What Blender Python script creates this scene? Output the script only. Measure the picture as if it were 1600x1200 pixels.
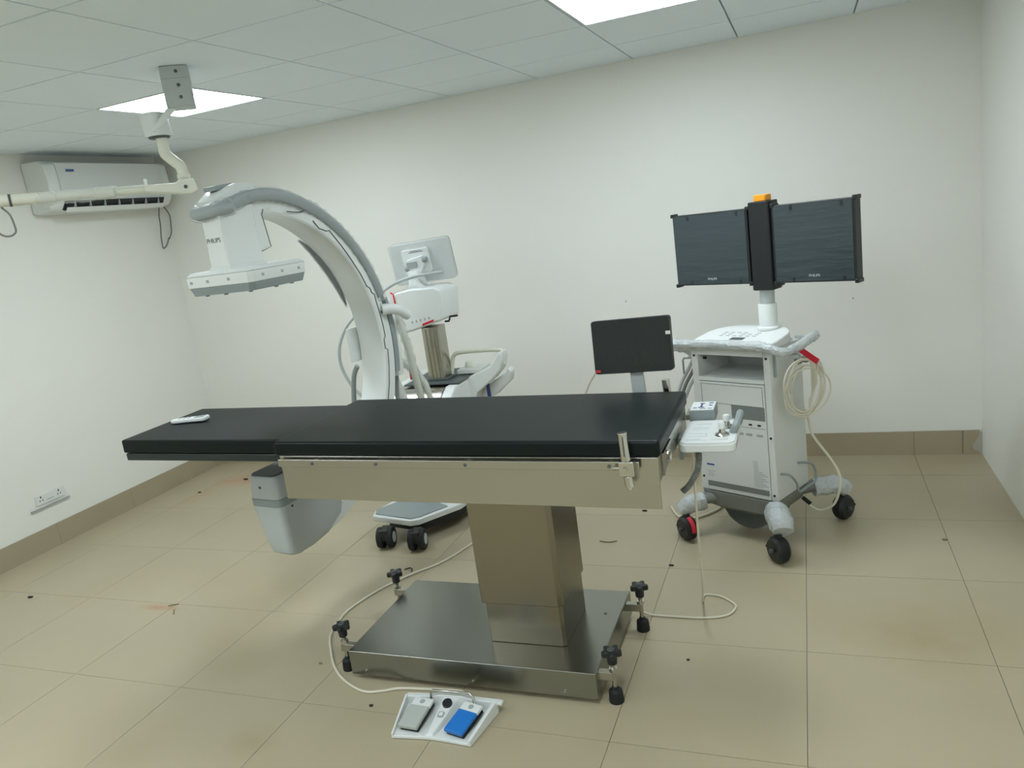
import bpy, bmesh, math, random
from mathutils import Matrix, Vector, Euler
random.seed(7)
SC = bpy.context.scene
for o in list(bpy.data.objects): bpy.data.objects.remove(o)
COL = SC.collection
R = math.radians

# ------------------------------------------------------------ camera, world, exposure
cam_d = bpy.data.cameras.new('camera'); cam = bpy.data.objects.new('camera', cam_d); COL.objects.link(cam)
cam_d.sensor_width = 36.0; cam_d.lens = 1196.67 * 36.0 / 1600.0; cam_d.clip_start = 0.05
cam.matrix_world = (Matrix.Translation((0.5124, -4.8502, 1.7119)) @ Matrix.Rotation(0.3849, 4, 'Z')
                    @ Matrix.Rotation(1.3530, 4, 'X') @ Matrix.Rotation(-0.1381, 4, 'Z'))
SC.camera = cam
SC.view_settings.view_transform = 'Standard'; SC.view_settings.look = 'None'
SC.view_settings.exposure = 1.95; SC.view_settings.gamma = 1.0; SC.view_settings.use_curve_mapping = False
w = bpy.data.worlds.new('room_ambient'); SC.world = w; w.use_nodes = True
w.node_tree.nodes['Background'].inputs[0].default_value = (0.8, 0.9, 0.9, 1)
w.node_tree.nodes['Background'].inputs[1].default_value = 0.05
PANEL = 5.2            # emission of the LED ceiling panels
PANEL_COL = (0.91, 1.0, 1.09, 1)

# ------------------------------------------------------------ room measures (metres)
XL, XR, YB, YF, H = -4.1603, 1.396, 0.0, -6.9, 2.4997
CX, CY, CS = -1.5973, -0.5316, 0.6      # ceiling grid
FX, FY, FS = 0.4409, -1.5613, 0.6046    # floor grid
HB = 0.1445

# ------------------------------------------------------------ materials
def lin(c):
    c = c / 255.0
    return c / 12.92 if c <= 0.04045 else ((c + 0.055) / 1.055) ** 2.4
def rgb(h):
    return (lin(int(h[0:2], 16)), lin(int(h[2:4], 16)), lin(int(h[4:6], 16)), 1)
MATS = {}
def mat(name, col, rough=0.5, metal=0.0, var=0.0, vscale=6.0, bump=0.0, bscale=200.0, stretch=None,
        alpha=1.0, spec=0.5, coat=0.0, emis=None, estr=0.0, rvar=0.0):
    m = bpy.data.materials.new(name); m.use_nodes = True
    nt = m.node_tree; N = nt.nodes; L = nt.links
    b = N['Principled BSDF']
    c = rgb(col) if isinstance(col, str) else col
    b.inputs['Base Color'].default_value = c
    b.inputs['Roughness'].default_value = rough; b.inputs['Metallic'].default_value = metal
    b.inputs['Specular IOR Level'].default_value = spec; b.inputs['Coat Weight'].default_value = coat
    b.inputs['Alpha'].default_value = alpha
    if emis:
        b.inputs['Emission Color'].default_value = emis; b.inputs['Emission Strength'].default_value = estr
    tc = N.new('ShaderNodeTexCoord'); mp = N.new('ShaderNodeMapping')
    L.new(tc.outputs['Object'], mp.inputs['Vector'])
    if stretch: mp.inputs['Scale'].default_value = stretch
    nz = N.new('ShaderNodeTexNoise'); nz.inputs['Scale'].default_value = vscale; nz.inputs['Detail'].default_value = 4
    L.new(mp.outputs['Vector'], nz.inputs['Vector'])
    if var > 0:
        mx = N.new('ShaderNodeMixRGB'); mx.blend_type = 'MIX'
        mx.inputs[1].default_value = tuple(max(0, x * (1 - var)) for x in c[:3]) + (1,)
        mx.inputs[2].default_value = tuple(min(1, x * (1 + var)) for x in c[:3]) + (1,)
        L.new(nz.outputs['Fac'], mx.inputs[0]); L.new(mx.outputs[0], b.inputs['Base Color'])
    if rvar > 0:
        mr = N.new('ShaderNodeMapRange'); mr.inputs['To Min'].default_value = max(0, rough - rvar); mr.inputs['To Max'].default_value = rough + rvar
        L.new(nz.outputs['Fac'], mr.inputs['Value']); L.new(mr.outputs[0], b.inputs['Roughness'])
    if bump > 0:
        n2 = N.new('ShaderNodeTexNoise'); n2.inputs['Scale'].default_value = bscale; n2.inputs['Detail'].default_value = 3
        L.new(mp.outputs['Vector'], n2.inputs['Vector'])
        bp = N.new('ShaderNodeBump'); bp.inputs['Strength'].default_value = bump; bp.inputs['Distance'].default_value = 0.01
        L.new(n2.outputs['Fac'], bp.inputs['Height']); L.new(bp.outputs['Normal'], b.inputs['Normal'])
    MATS[name] = m
    return m
mat('wall_paint', 'eeeee6', 0.5, var=0.015, vscale=2.5, bump=0.03, bscale=60, spec=0.35)
mat('ceiling_board', (0.86, 0.945, 0.99, 1), 0.8, var=0.01, vscale=4, bump=0.02, bscale=300)
mat('ceiling_bar', '7e8785', 0.6)
mat('grout', '857b62', 0.8, var=0.1)
mat('floor_tile', 'b3a88c', 0.34, var=0.07, vscale=2.2, bump=0.004, bscale=30, spec=0.45, rvar=0.08)
mat('skirting_tile', 'a89d84', 0.4, var=0.06, vscale=3)
mat('led_panel', 'ffffff', 0.5, emis=PANEL_COL, estr=PANEL)
mat('white_metal', 'd9dcd8', 0.4, var=0.01)
mat('white_plastic', 'e2e6e2', 0.35, var=0.012, vscale=8)
mat('ivory_plastic', 'dedfce', 0.38, var=0.015, vscale=8)
mat('grey_plastic', '8f9998', 0.45, var=0.03)
mat('pale_grey', 'b9c0be', 0.45, var=0.02)
mat('dark_grey', '4d5554', 0.5, var=0.05)
mat('black_plastic', '1c2021', 0.45, var=0.1)
mat('black_rubber', '141718', 0.65, var=0.1)
mat('groove_dark', '5a605c', 0.6)
mat('steel', 'b4b2a8', 0.27, metal=1.0, var=0.03, vscale=1.2)
mat('steel_base', '999a93', 0.26, metal=1.0, var=0.05, vscale=2)
mat('steel_column', '918b7b', 0.27, metal=1.0, var=0.03, vscale=1.2)
mat('steel_post', 'b5b2a6', 0.24, metal=1.0, var=0.03, vscale=2)
mat('chassis_grey', '7c7f78', 0.42, var=0.05)
mat('chrome', 'c9c8c0', 0.16, metal=1.0)
mat('mattress_vinyl', '0e1817', 0.40, var=0.05, vscale=5, bump=0.03, bscale=350, spec=0.19)
mat('carbon_board', '1f2928', 0.4, var=0.05)
mat('screen_film', '3a4549', 0.22, var=0.10, vscale=3, bump=0.22, bscale=5, stretch=(1, 1, 7), spec=0.6)
mat('screen_gloss', '182121', 0.13, var=0.1, vscale=4, bump=0.45, bscale=11, stretch=(1.6, 1, 1), spec=0.45)
mat('plastic_wrap', 'd3dad9', 0.13, var=0.10, vscale=25, bump=0.7, bscale=60, alpha=0.32, spec=0.8)
mat('thick_wrap', 'd3d9d8', 0.20, var=0.16, vscale=25, bump=0.9, bscale=55, alpha=0.78, spec=0.7)
mat('cable_cream', 'd8d3be', 0.5, var=0.03)
mat('cable_grey', '777a74', 0.5, var=0.05)
mat('amber_lens', 'f0a020', 0.3, var=0.05)
mat('red_tag', 'd02438', 0.5, var=0.05)
mat('blue_pad', '2278cc', 0.4, var=0.03)
mat('grey_pad', 'b6bcb4', 0.45, var=0.03)
mat('print_dark', '4a4f52', 0.6)
mat('print_grey', 'a3a9a7', 0.6)
mat('print_blue', '3a5296', 0.5)
mat('navy', '2b3872', 0.5)
mat('mesh_vent', '8b908c', 0.6)
mat('cavity_paint', 'c4c9c5', 0.5)
mat('debris_dark', '2c2a22', 0.8, var=0.2)
mat('debris_brown', '8f8060', 0.8, var=0.2)
mat('plaster', 'b9b5a6', 0.9, var=0.1)
mat('clear_film', 'eef4f4', 0.08, alpha=0.25, spec=0.6, bump=0.4, bscale=80)

# red brick-dust marks on the tiles (stains with a place of their own), added to the tile material in room coordinates
def stain_floor():
    m = MATS['floor_tile']; nt = m.node_tree; N = nt.nodes; L = nt.links
    b = N['Principled BSDF']; src = b.inputs['Base Color'].links[0].from_socket
    geo = N.new('ShaderNodeNewGeometry'); prev = src
    nz = N.new('ShaderNodeTexNoise'); nz.inputs['Scale'].default_value = 9; nz.inputs['Detail'].default_value = 5
    L.new(geo.outputs['Position'], nz.inputs['Vector'])
    big = N.new('ShaderNodeTexNoise'); big.inputs['Scale'].default_value = 1.3; big.inputs['Detail'].default_value = 5
    L.new(geo.outputs['Position'], big.inputs['Vector'])
    rr = N.new('ShaderNodeMapRange'); rr.inputs['From Min'].default_value = 0.5; rr.inputs['From Max'].default_value = 0.75
    rr.inputs['To Max'].default_value = 0.28
    L.new(big.outputs['Fac'], rr.inputs['Value'])
    mxd = N.new('ShaderNodeMixRGB'); mxd.inputs[2].default_value = rgb('9b8862')
    L.new(rr.outputs[0], mxd.inputs[0]); L.new(prev, mxd.inputs[1]); prev = mxd.outputs[0]
    for (x, y, sx, sy, amt, colr) in [(-3.62, -0.42, 0.30, 0.16, 0.55, 'c07a50'), (-2.66, -2.21, 0.16, 0.035, 0.6, 'b0684a'),
                                      (-3.75, -0.72, 0.12, 0.25, 0.35, 'b8895c'), (0.85, -2.0, 0.35, 0.3, 0.3, '9a8354'),
                                      (-1.42, -3.0, 0.12, 0.10, 0.3, '94805c')]:
        sb = N.new('ShaderNodeVectorMath'); sb.operation = 'SUBTRACT'; sb.inputs[1].default_value = (x, y, 0)
        L.new(geo.outputs['Position'], sb.inputs[0])
        ml = N.new('ShaderNodeVectorMath'); ml.operation = 'MULTIPLY'; ml.inputs[1].default_value = (1 / sx, 1 / sy, 0)
        L.new(sb.outputs[0], ml.inputs[0])
        ln = N.new('ShaderNodeVectorMath'); ln.operation = 'LENGTH'; L.new(ml.outputs[0], ln.inputs[0])
        mr = N.new('ShaderNodeMapRange'); mr.inputs['From Min'].default_value = 1.0; mr.inputs['From Max'].default_value = 0.0
        mr.inputs['To Max'].default_value = amt * 2
        L.new(ln.outputs['Value'], mr.inputs['Value'])
        mu = N.new('ShaderNodeMath'); mu.operation = 'MULTIPLY'; mu.use_clamp = True
        L.new(mr.outputs[0], mu.inputs[0]); L.new(nz.outputs['Fac'], mu.inputs[1])
        mx = N.new('ShaderNodeMixRGB'); mx.inputs[2].default_value = rgb(colr)
        L.new(mu.outputs[0], mx.inputs[0]); L.new(prev, mx.inputs[1]); prev = mx.outputs[0]
    L.new(prev, b.inputs['Base Color'])
stain_floor()

# ------------------------------------------------------------ mesh helpers
MW = {}
def thing(name, label, cat, loc=(0, 0, 0), rotz=0.0, group=None, roty=0.0):
    o = bpy.data.objects.new(name, None); COL.objects.link(o)
    o.empty_display_size = 0.1
    o.location = loc; o.rotation_euler = (0, roty, rotz)
    MW[o.name] = Matrix.Translation(loc) @ Euler((0, roty, rotz)).to_matrix().to_4x4()
    o['label'] = label; o['category'] = cat
    if group: o['group'] = group
    return o
def finish(me, smooth):
    if smooth:
        for q in me.polygons: q.use_smooth = True
        me.set_sharp_from_angle(angle=R(38))
def obj(name, bm, m, parent=None, local=False, bevel=0.0, seg=2, smooth=True, label=None):
    """link a bmesh as one mesh object. Coordinates are room coordinates unless local."""
    if parent is not None and not local:
        bm.transform(MW[parent.name].inverted())
    bmesh.ops.recalc_face_normals(bm, faces=bm.faces)
    me = bpy.data.meshes.new(name); bm.to_mesh(me); bm.free()
    me.materials.append(MATS[m] if isinstance(m, str) else m)
    o = bpy.data.objects.new(name, me); COL.objects.link(o)
    if parent is not None:
        o.parent = parent; MW[o.name] = MW[parent.name]
    else: MW[o.name] = Matrix.Identity(4)
    finish(me, smooth)
    if bevel > 0:
        b = o.modifiers.new('edge', 'BEVEL'); b.width = bevel; b.segments = seg; b.limit_method = 'ANGLE'
        b.angle_limit = R(40); b.harden_normals = True
        for q in me.polygons: q.use_smooth = True
    if label: o['label'] = label
    return o
def tag(o, label, cat, group=None, kind=None):
    if label: o['label'] = label
    if cat: o['category'] = cat
    if group: o['group'] = group
    if kind: o['kind'] = kind
    return o
def B(): return bmesh.new()
def box(bm, x0, x1, y0, y1, z0, z1, M=None):
    v = [bm.verts.new(c) for c in ((x0, y0, z0), (x1, y0, z0), (x1, y1, z0), (x0, y1, z0), (x0, y0, z1), (x1, y0, z1), (x1, y1, z1), (x0, y1, z1))]
    for f in ((3, 2, 1, 0), (4, 5, 6, 7), (0, 1, 5, 4), (1, 2, 6, 5), (2, 3, 7, 6), (3, 0, 4, 7)): bm.faces.new([v[i] for i in f])
    if M is not None: bmesh.ops.transform(bm, matrix=M, verts=v)
    return bm
def hexa(bm, pts):
    v = [bm.verts.new(c) for c in pts]
    for f in ((3, 2, 1, 0), (4, 5, 6, 7), (0, 1, 5, 4), (1, 2, 6, 5), (2, 3, 7, 6), (3, 0, 4, 7)): bm.faces.new([v[i] for i in f])
    return bm
def prism(bm, poly, fn, c0, c1):
    """extrude polygon poly[(a,b)] between c0 and c1; fn(a,b,c)->xyz"""
    lo = [bm.verts.new(fn(a, b, c0)) for a, b in poly]; hi = [bm.verts.new(fn(a, b, c1)) for a, b in poly]
    n = len(poly); bm.faces.new(lo[::-1]); bm.faces.new(hi)
    for i in range(n): bm.faces.new((lo[i], lo[(i + 1) % n], hi[(i + 1) % n], hi[i]))
    return bm
XY = lambda a, b, c: (a, b, c)
XZ = lambda a, b, c: (a, c, b)
YZ = lambda a, b, c: (c, a, b)
def frame_of(t):
    t = t.normalized(); u = Vector((0, 0, 1)) if abs(t.z) < 0.9 else Vector((1, 0, 0))
    a = t.cross(u).normalized(); return a, t.cross(a).normalized()
def cyl(bm, p0, p1, r0, r1=None, seg=16, caps=True):
    if r1 is None: r1 = r0
    p0, p1 = Vector(p0), Vector(p1); a, b = frame_of(p1 - p0)
    rings = []
    for p, r in ((p0, r0), (p1, r1)):
        rings.append([bm.verts.new(p + a * r * math.cos(2 * math.pi * k / seg) + b * r * math.sin(2 * math.pi * k / seg)) for k in range(seg)])
    for k in range(seg): bm.faces.new((rings[0][k], rings[0][(k + 1) % seg], rings[1][(k + 1) % seg], rings[1][k]))
    if caps: bm.faces.new(rings[0][::-1]); bm.faces.new(rings[1])
    return bm
def spline(pts, n=6):
    P = [Vector(p) for p in pts]; out = []
    for i in range(len(P) - 1):
        a = P[max(i - 1, 0)]; b = P[i]; c = P[i + 1]; d = P[min(i + 2, len(P) - 1)]
        for k in range(n):
            t = k / n
            out.append(0.5 * ((2 * b) + (c - a) * t + (2 * a - 5 * b + 4 * c - d) * t * t + (3 * b - a - 3 * c + d) * t ** 3))
    out.append(P[-1]); return out
def tube(bm, pts, r, seg=8, n=6, jitter=0.0, flat=1.0, smooth=True):
    P = spline(pts, n) if smooth and n > 1 else [Vector(p) for p in pts]
    a = None; rings = []
    for i, p in enumerate(P):
        t = (P[min(i + 1, len(P) - 1)] - P[max(i - 1, 0)])
        if t.length < 1e-9: t = Vector((0, 0, 1))
        t.normalize()
        if a is None: a, b = frame_of(t)
        else:
            a = (a - t * a.dot(t)).normalized(); b = t.cross(a)
        rr = r(i / (len(P) - 1)) if callable(r) else r
        rings.append([bm.verts.new(p + (a * math.cos(2 * math.pi * k / seg) + b * flat * math.sin(2 * math.pi * k / seg)) * rr * (1 + random.uniform(-jitter, jitter))) for k in range(seg)])
    for i in range(len(rings) - 1):
        for k in range(seg): bm.faces.new((rings[i][k], rings[i][(k + 1) % seg], rings[i + 1][(k + 1) % seg], rings[i + 1][k]))
    bm.faces.new(rings[0][::-1]); bm.faces.new(rings[-1])
    return bm
def lathe(bm, prof, c, seg=24):
    cx, cy, cz = c; rings = []
    for r, z in prof:
        rings.append([bm.verts.new((cx + r * math.cos(2 * math.pi * k / seg), cy + r * math.sin(2 * math.pi * k / seg), cz + z)) for k in range(seg)])
    for i in range(len(rings) - 1):
        for k in range(seg): bm.faces.new((rings[i][k], rings[i][(k + 1) % seg], rings[i + 1][(k + 1) % seg], rings[i + 1][k]))
    bm.faces.new(rings[0][::-1]); bm.faces.new(rings[-1])
    return bm
def rrect(x0, x1, y0, y1, r, n=5):
    out = []
    for cx, cy, a0 in ((x1 - r, y1 - r, 0), (x0 + r, y1 - r, 90), (x0 + r, y0 + r, 180), (x1 - r, y0 + r, 270)):
        for k in range(n + 1):
            a = R(a0 + 90 * k / n); out.append((cx + r * math.cos(a), cy + r * math.sin(a)))
    return out
def text(name, s, size, M, m, parent, local=True, depth=0.0004):
    cu = bpy.data.curves.new(name, 'FONT'); cu.body = s; cu.size = size; cu.extrude = depth; cu.align_x = 'CENTER'; cu.align_y = 'CENTER'
    t = bpy.data.objects.new(name + '_tmp', cu); COL.objects.link(t)
    bpy.context.view_layer.update()
    me = bpy.data.meshes.new_from_object(t.evaluated_get(bpy.context.evaluated_depsgraph_get()))
    bpy.data.objects.remove(t)
    bm = B(); bm.from_mesh(me); bm.transform(M)
    return obj(name, bm, m, parent, local=local, smooth=False)
def basis(o, ax, ay, az):
    M = Matrix.Identity(4)
    for i, v in enumerate((ax, ay, az)):
        for j in range(3): M[j][i] = v[j]
    for j in range(3): M[j][3] = o[j]
    return M

# ------------------------------------------------------------ the room
def struct(name, bm, m, **k):
    o = obj(name, bm, m, **k); o['kind'] = 'structure'; return o
floor = struct('floor', box(B(), XL - .1, XR + .1, YF - .1, YB + .1, -0.06, -0.004), 'grout')
cache = {}
def cells(lo, hi, origin, step, gap):
    out = []; k = math.floor((lo - origin) / step)
    while origin + k * step < hi:
        a = max(lo, origin + k * step + gap / 2); b = min(hi, origin + (k + 1) * step - gap / 2)
        if b - a > 0.01: out.append((a, b))
        k += 1
    return out
def slab(name, parent, m, x0, x1, y0, y1, z0, z1):
    key = (name, round(x1 - x0, 3), round(y1 - y0, 3), z0, z1)
    if key not in cache:
        bm = box(B(), -(x1 - x0) / 2, (x1 - x0) / 2, -(y1 - y0) / 2, (y1 - y0) / 2, z0, z1)
        me = bpy.data.meshes.new(name); bm.to_mesh(me); bm.free(); me.materials.append(MATS[m]); cache[key] = me
    o = bpy.data.objects.new(name, cache[key]); COL.objects.link(o); o.parent = parent
    o.location = ((x0 + x1) / 2, (y0 + y1) / 2, 0); return o
for (x0, x1) in cells(XL, XR, FX, FS, 0.002):
    for (y0, y1) in cells(YF, YB, FY, FS, 0.002):
        slab('floor_tile', floor, 'floor_tile', x0, x1, y0, y1, -0.004, 0.0)
ceiling = struct('ceiling', box(B(), XL - .1, XR + .1, YF - .1, YB + .1, H + 0.06, H + 0.1), 'ceiling_board')
lights = [(-2, 2), (2, 2), (-2, 6), (2, 6), (-2, 9), (2, 9)]       # (column, row) of LED panels
def is_light(xm, ym):
    for i, j in lights:
        if abs(xm - (CX + CS * (i + .5))) < .2 and abs(ym - (CY - CS * (j - .5))) < .2: return True
    return False
for (x0, x1) in cells(XL, XR, CX, CS, 0.009):
    for (y0, y1) in cells(YF, YB, CY, CS, 0.009):
        if is_light((x0 + x1) / 2, (y0 + y1) / 2): continue
        slab('ceiling_tile', ceiling, 'ceiling_board', x0, x1, y0, y1, H, H + 0.02)
for (x0, x1) in cells(XL, XR, CX, CS, 0):
    slab('grid_bar', ceiling, 'ceiling_bar', x1 - .012, x1 + .012, YF, YB, H + 0.021, H + 0.045)
for (y0, y1) in cells(YF, YB, CY, CS, 0):
    slab('grid_bar', ceiling, 'ceiling_bar', XL, XR, y1 - .012, y1 + .012, H + 0.0205, H + 0.04)
struct('wall_back', box(B(), XL - .1, XR + .1, YB, YB + .1, -0.05, H + .1), 'wall_paint')
struct('wall_left', box(B(), XL - .1, XL, YF, YB, -0.05, H + .1), 'wall_paint')
struct('wall_right', box(B(), XR, XR + .1, YF, YB, -0.05, H + .1), 'wall_paint')
struct('wall_front', box(B(), XL - .1, XR + .1, YF - .1, YF, -0.05, H + .1), 'wall_paint')
# skirting: each tile a piece
bb = struct('baseboard_back', box(B(), XL, XR - .02, YB - .006, YB - .001, 0.0, HB - .002), 'grout')
for (x0, x1) in cells(XL + .012, XR - .1, FX, FS, 0.0015):
    obj('skirting_tile', box(B(), x0, x1, YB - .012, YB - .006, 0.0, HB), 'skirting_tile', bb, smooth=False)
# the last tile is broken at its right end
poly = [(1.299, 0), (XR - .012, 0), (XR - .016, .016), (XR - .045, .030), (XR - .052, .062), (XR - .032, .085), (XR - .018, .112), (XR - .01, HB), (1.299, HB)]
obj('skirting_tile', prism(B(), poly, XZ, YB - .012, YB - .006), 'skirting_tile', bb, smooth=False, label='skirting tile with a broken right end')
obj('plaster_patch', prism(B(), [(XR - .06, 0.004), (XR - .004, 0.004), (XR - .004, HB - .01), (XR - .05, HB - .04)], XZ, YB - .0075, YB - .0062), 'plaster', bb, smooth=False)
bl = struct('baseboard_left', box(B(), XL + .001, XL + .006, YF, YB - .013, 0.0, HB - .002), 'grout')
for (y0, y1) in cells(YF, YB - .013, FY, FS, 0.0015):
    obj('skirting_tile', box(B(), XL + .006, XL + .012, y0, y1, 0.0, HB), 'skirting_tile', bl, smooth=False)

# ------------------------------------------------------------ LED ceiling panels
lab = {(-2, 2): 'glowing square LED ceiling panel behind the white ceiling arm',
       (2, 2): 'glowing square LED ceiling panel cut by the top edge of the picture'}
for n, (i, j) in enumerate(lights):
    x0, y1 = CX + CS * i, CY - CS * (j - 1); x1, y0 = x0 + CS, y1 - CS
    t = thing('ceiling_light', lab.get((i, j), 'glowing square LED ceiling panel behind the camera'), 'ceiling light', ((x0 + x1) / 2, (y0 + y1) / 2, H),
              group=None if (i, j) in lab else 'panels behind the camera')
    bm = B(); e = .006; f = .016
    for a in ((x0 + e, x1 - e, y0 + e, y0 + f), (x0 + e, x1 - e, y1 - f, y1 - e), (x0 + e, x0 + f, y0 + f, y1 - f), (x1 - f, x1 - e, y0 + f, y1 - f)):
        box(bm, *a, H - .001, H + .019)
    obj('frame', bm, 'white_metal', t, smooth=False)
    obj('diffuser', box(B(), x0 + f, x1 - f, y0 + f, y1 - f, H + .001, H + .012), 'led_panel', t, smooth=False)

# ------------------------------------------------------------ operating table
TX, TY = -0.66, -2.305
table = thing('operating_table', 'stainless steel operating table with black top standing on a square base plate', 'operating table', (TX, TY, 0))
TILT = Matrix.Translation((TX, TY, 0.93)) @ Matrix.Rotation(R(1.0), 4, 'Y') @ Matrix.Translation((-TX, -TY, -0.93))
def tb(bm): bm.transform(TILT); return bm
base = obj('base_plate', box(B(), -1.250, -0.240, -2.598, -2.014, 0.022, 0.125), 'steel_base', table, bevel=.004)
obj('underframe', box(B(), -1.20, -0.29, -2.55, -2.06, 0.0, 0.022), 'black_rubber', base)
for x in (-1.18, -.72, -.36):
    obj('bolt', cyl(B(), (x, -2.603, .045), (x, -2.597, .045), .004), 'chrome', base)
obj('plug', lathe(B(), [(.006, 0), (.006, .002), (.001, .003)], (-.30, -2.20, .125), 12), 'dark_grey', base)
# two telescoping sleeves
def sleeve(x0, x1, y0, y1, z0, z1, ch):
    return prism(B(), [(x0, y0), (x1 - ch, y0), (x1, y0 + ch), (x1, y1 - ch), (x1 - ch, y1), (x0 + ch * .3, y1), (x0, y1 - ch * .3)], XY, z0, z1)
obj('column_lower', sleeve(-.690, -.388, -2.452, -2.163, .125, .33, .012), 'steel_column', table, bevel=.003)
obj('column_upper', sleeve(-.703, -.380, -2.462, -2.150, .292, .775, .018), 'steel_column', table, bevel=.004)
# top frame : front and back panels, end plates, deck
fz0, fz1 = .757, .929
obj('front_panel', tb(box(B(), -1.378, .052, -2.602, -2.594, fz0, fz1)), 'steel', table, bevel=.002)
obj('back_panel', tb(box(B(), -1.378, .052, -2.016, -2.008, fz0, fz1)), 'steel', table, bevel=.002)
obj('end_plate', tb(prism(B(), [(-2.594, .845), (-2.594, fz1), (-2.016, fz1), (-2.016, .845)], YZ, .044, .052)), 'steel', table, bevel=.002)
obj('end_plate', tb(box(B(), -1.378, -1.370, -2.594, -2.016, .88, fz1)), 'steel', table)
obj('deck', tb(box(B(), -1.370, .044, -2.594, -2.016, .905, .926)), 'dark_grey', table)
obj('top_carriage', tb(box(B(), -.95, -.15, -2.50, -2.11, .762, .90)), 'steel_column', table)
for yy, sgn in ((-2.602, -1), (-2.008, 1)):
    rl = obj('side_rail', tb(box(B(), -1.372, -.005, min(yy + sgn * .012, yy + sgn * .022), max(yy + sgn * .012, yy + sgn * .022), .893, .922)), 'steel', table, bevel=.002)
    for x in (-1.22, -.95, -.60, -.10):
        obj('spacer', tb(cyl(B(), (x, yy, .907), (x, yy + sgn * .013, .907), .010)), 'steel', rl)
        obj('screw', tb(cyl(B(), (x, yy + sgn * .022, .907), (x, yy + sgn * .024, .907), .006)), 'dark_grey', rl)
obj('extension_board', tb(box(B(), -2.215, -1.372, -2.548, -2.072, .886, .917)), 'carbon_board', table, bevel=.004)
obj('support_rod', tb(cyl(B(), (-1.50, -2.47, .878), (-1.37, -2.50, .884), .005)), 'steel', table)
obj('hinge_plate', tb(prism(B(), [(-2.55, .85), (-2.55, .925), (-2.40, .925)], YZ, .053, .060)), 'steel', table)
obj('latch_ring', tb(tube(B(), [(.062, -2.50, .905), (.066, -2.49, .915), (.068, -2.475, .90), (.066, -2.48, .878), (.062, -2.495, .88)], .005)), 'chrome', table)
# levelling screws at the corners
def star(bm, c, r, h):
    n = 40; lo = []; hi = []
    poly = []
    for k in range(n):
        a = 2 * math.pi * k / n; rr = r * (0.80 + 0.20 * math.cos(5 * a)); poly.append((c[0] + rr * math.cos(a), c[1] + rr * math.sin(a)))
    return prism(bm, poly, XY, c[2], c[2] + h)
for (x, y, bx0, bx1) in ((-1.306, -2.535, -1.306, -1.25), (-.186, -2.560, -.24, -.186), (-.180, -2.095, -.24, -.18), (-1.308, -2.085, -1.308, -1.25)):
    lv = obj('levelling_screw', cyl(B(), (x, y, .03), (x, y, .175), .0085), 'steel', table)
    obj('bracket', box(B(), min(bx0, bx1) - .014, max(bx0, bx1), y - .013, y + .013, .085, .118), 'steel', lv, bevel=.003)
    obj('lock_nut', cyl(B(), (x, y, .118), (x, y, .131), .016, seg=6), 'chrome', lv)
    obj('rubber_foot', lathe(B(), [(.026, 0), (.027, .004), (.024, .042), (.012, .05), (.011, .058)], (x, y, 0.0), 20), 'black_rubber', lv)
    k = obj('star_knob', star(B(), (x, y, .180), .038, .022), 'black_plastic', lv, bevel=.004)
    obj('knob_hub', lathe(B(), [(.011, .145), (.017, .150), (.019, .181)], (x, y, 0), 16), 'black_plastic', lv)
    obj('knob_cap', lathe(B(), [(.013, .202), (.011, .206), (.002, .2065)], (x, y, 0), 16), 'dark_grey', lv)

# ------------------------------------------------------------ mattress
mt = thing('table_mattress', 'long black vinyl mattress lying on the steel operating table', 'mattress', (TX, TY, 0.93), roty=R(1.0))
obj('wide_pad', box(B(), -1.395 - TX, .060 - TX, -2.608 - TY, -2.003 - TY, .0, .055), 'mattress_vinyl', mt, local=True, bevel=.012, seg=4)
obj('narrow_pad', box(B(), -2.222 - TX, -1.397 - TX, -2.552 - TY, -2.066 - TY, -.010, .047), 'mattress_vinyl', mt, local=True, bevel=.008, seg=4)

# ------------------------------------------------------------ rail clamps with posts
def rail_clamp(x, y, sgn, label, h=1.013):
    t = thing('rail_clamp', label, 'rail clamp', (x, y, .85), group='post clamps on the table rails')
    obj('clamp_block', box(B(), x - .024, x + .024, y - .014, y + .014, .872, .922), 'chrome', t, bevel=.004)
    po = obj('post', cyl(B(), (x, y, .922), (x - .004, y, h), .0155, seg=20), 'chrome', t, bevel=.002)
    obj('slot', box(B(), x - .0025, x + .0015, y + sgn * .0135, y + sgn * .0165, .94, h - .01), 'dark_grey', po)
    obj('lower_post', cyl(B(), (x, y, .872), (x + .004, y, .835), .014, seg=20), 'chrome', t, bevel=.002)
    obj('ball_tip', lathe(B(), [(.001, 0), (.006, .003), (.006, .010), (.004, .013)], (x + .004, y, .823), 12), 'chrome', t)
    obj('thumb_screw', cyl(B(), (x - .004, y + sgn * .014, .895), (x - .004, y + sgn * .024, .895), .010, seg=6), 'chrome', t)
    obj('pin', cyl(B(), (x - .024, y, .897), (x - .044, y, .897), .006), 'chrome', t)
    return t
rail_clamp(-.040, -2.641, -1, 'chrome post clamp on the near rail of the table, beside the right end')
rail_clamp(.004 - .02, -1.970, 1, 'chrome post clamp on the far rail, half hidden behind the black mattress')

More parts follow.
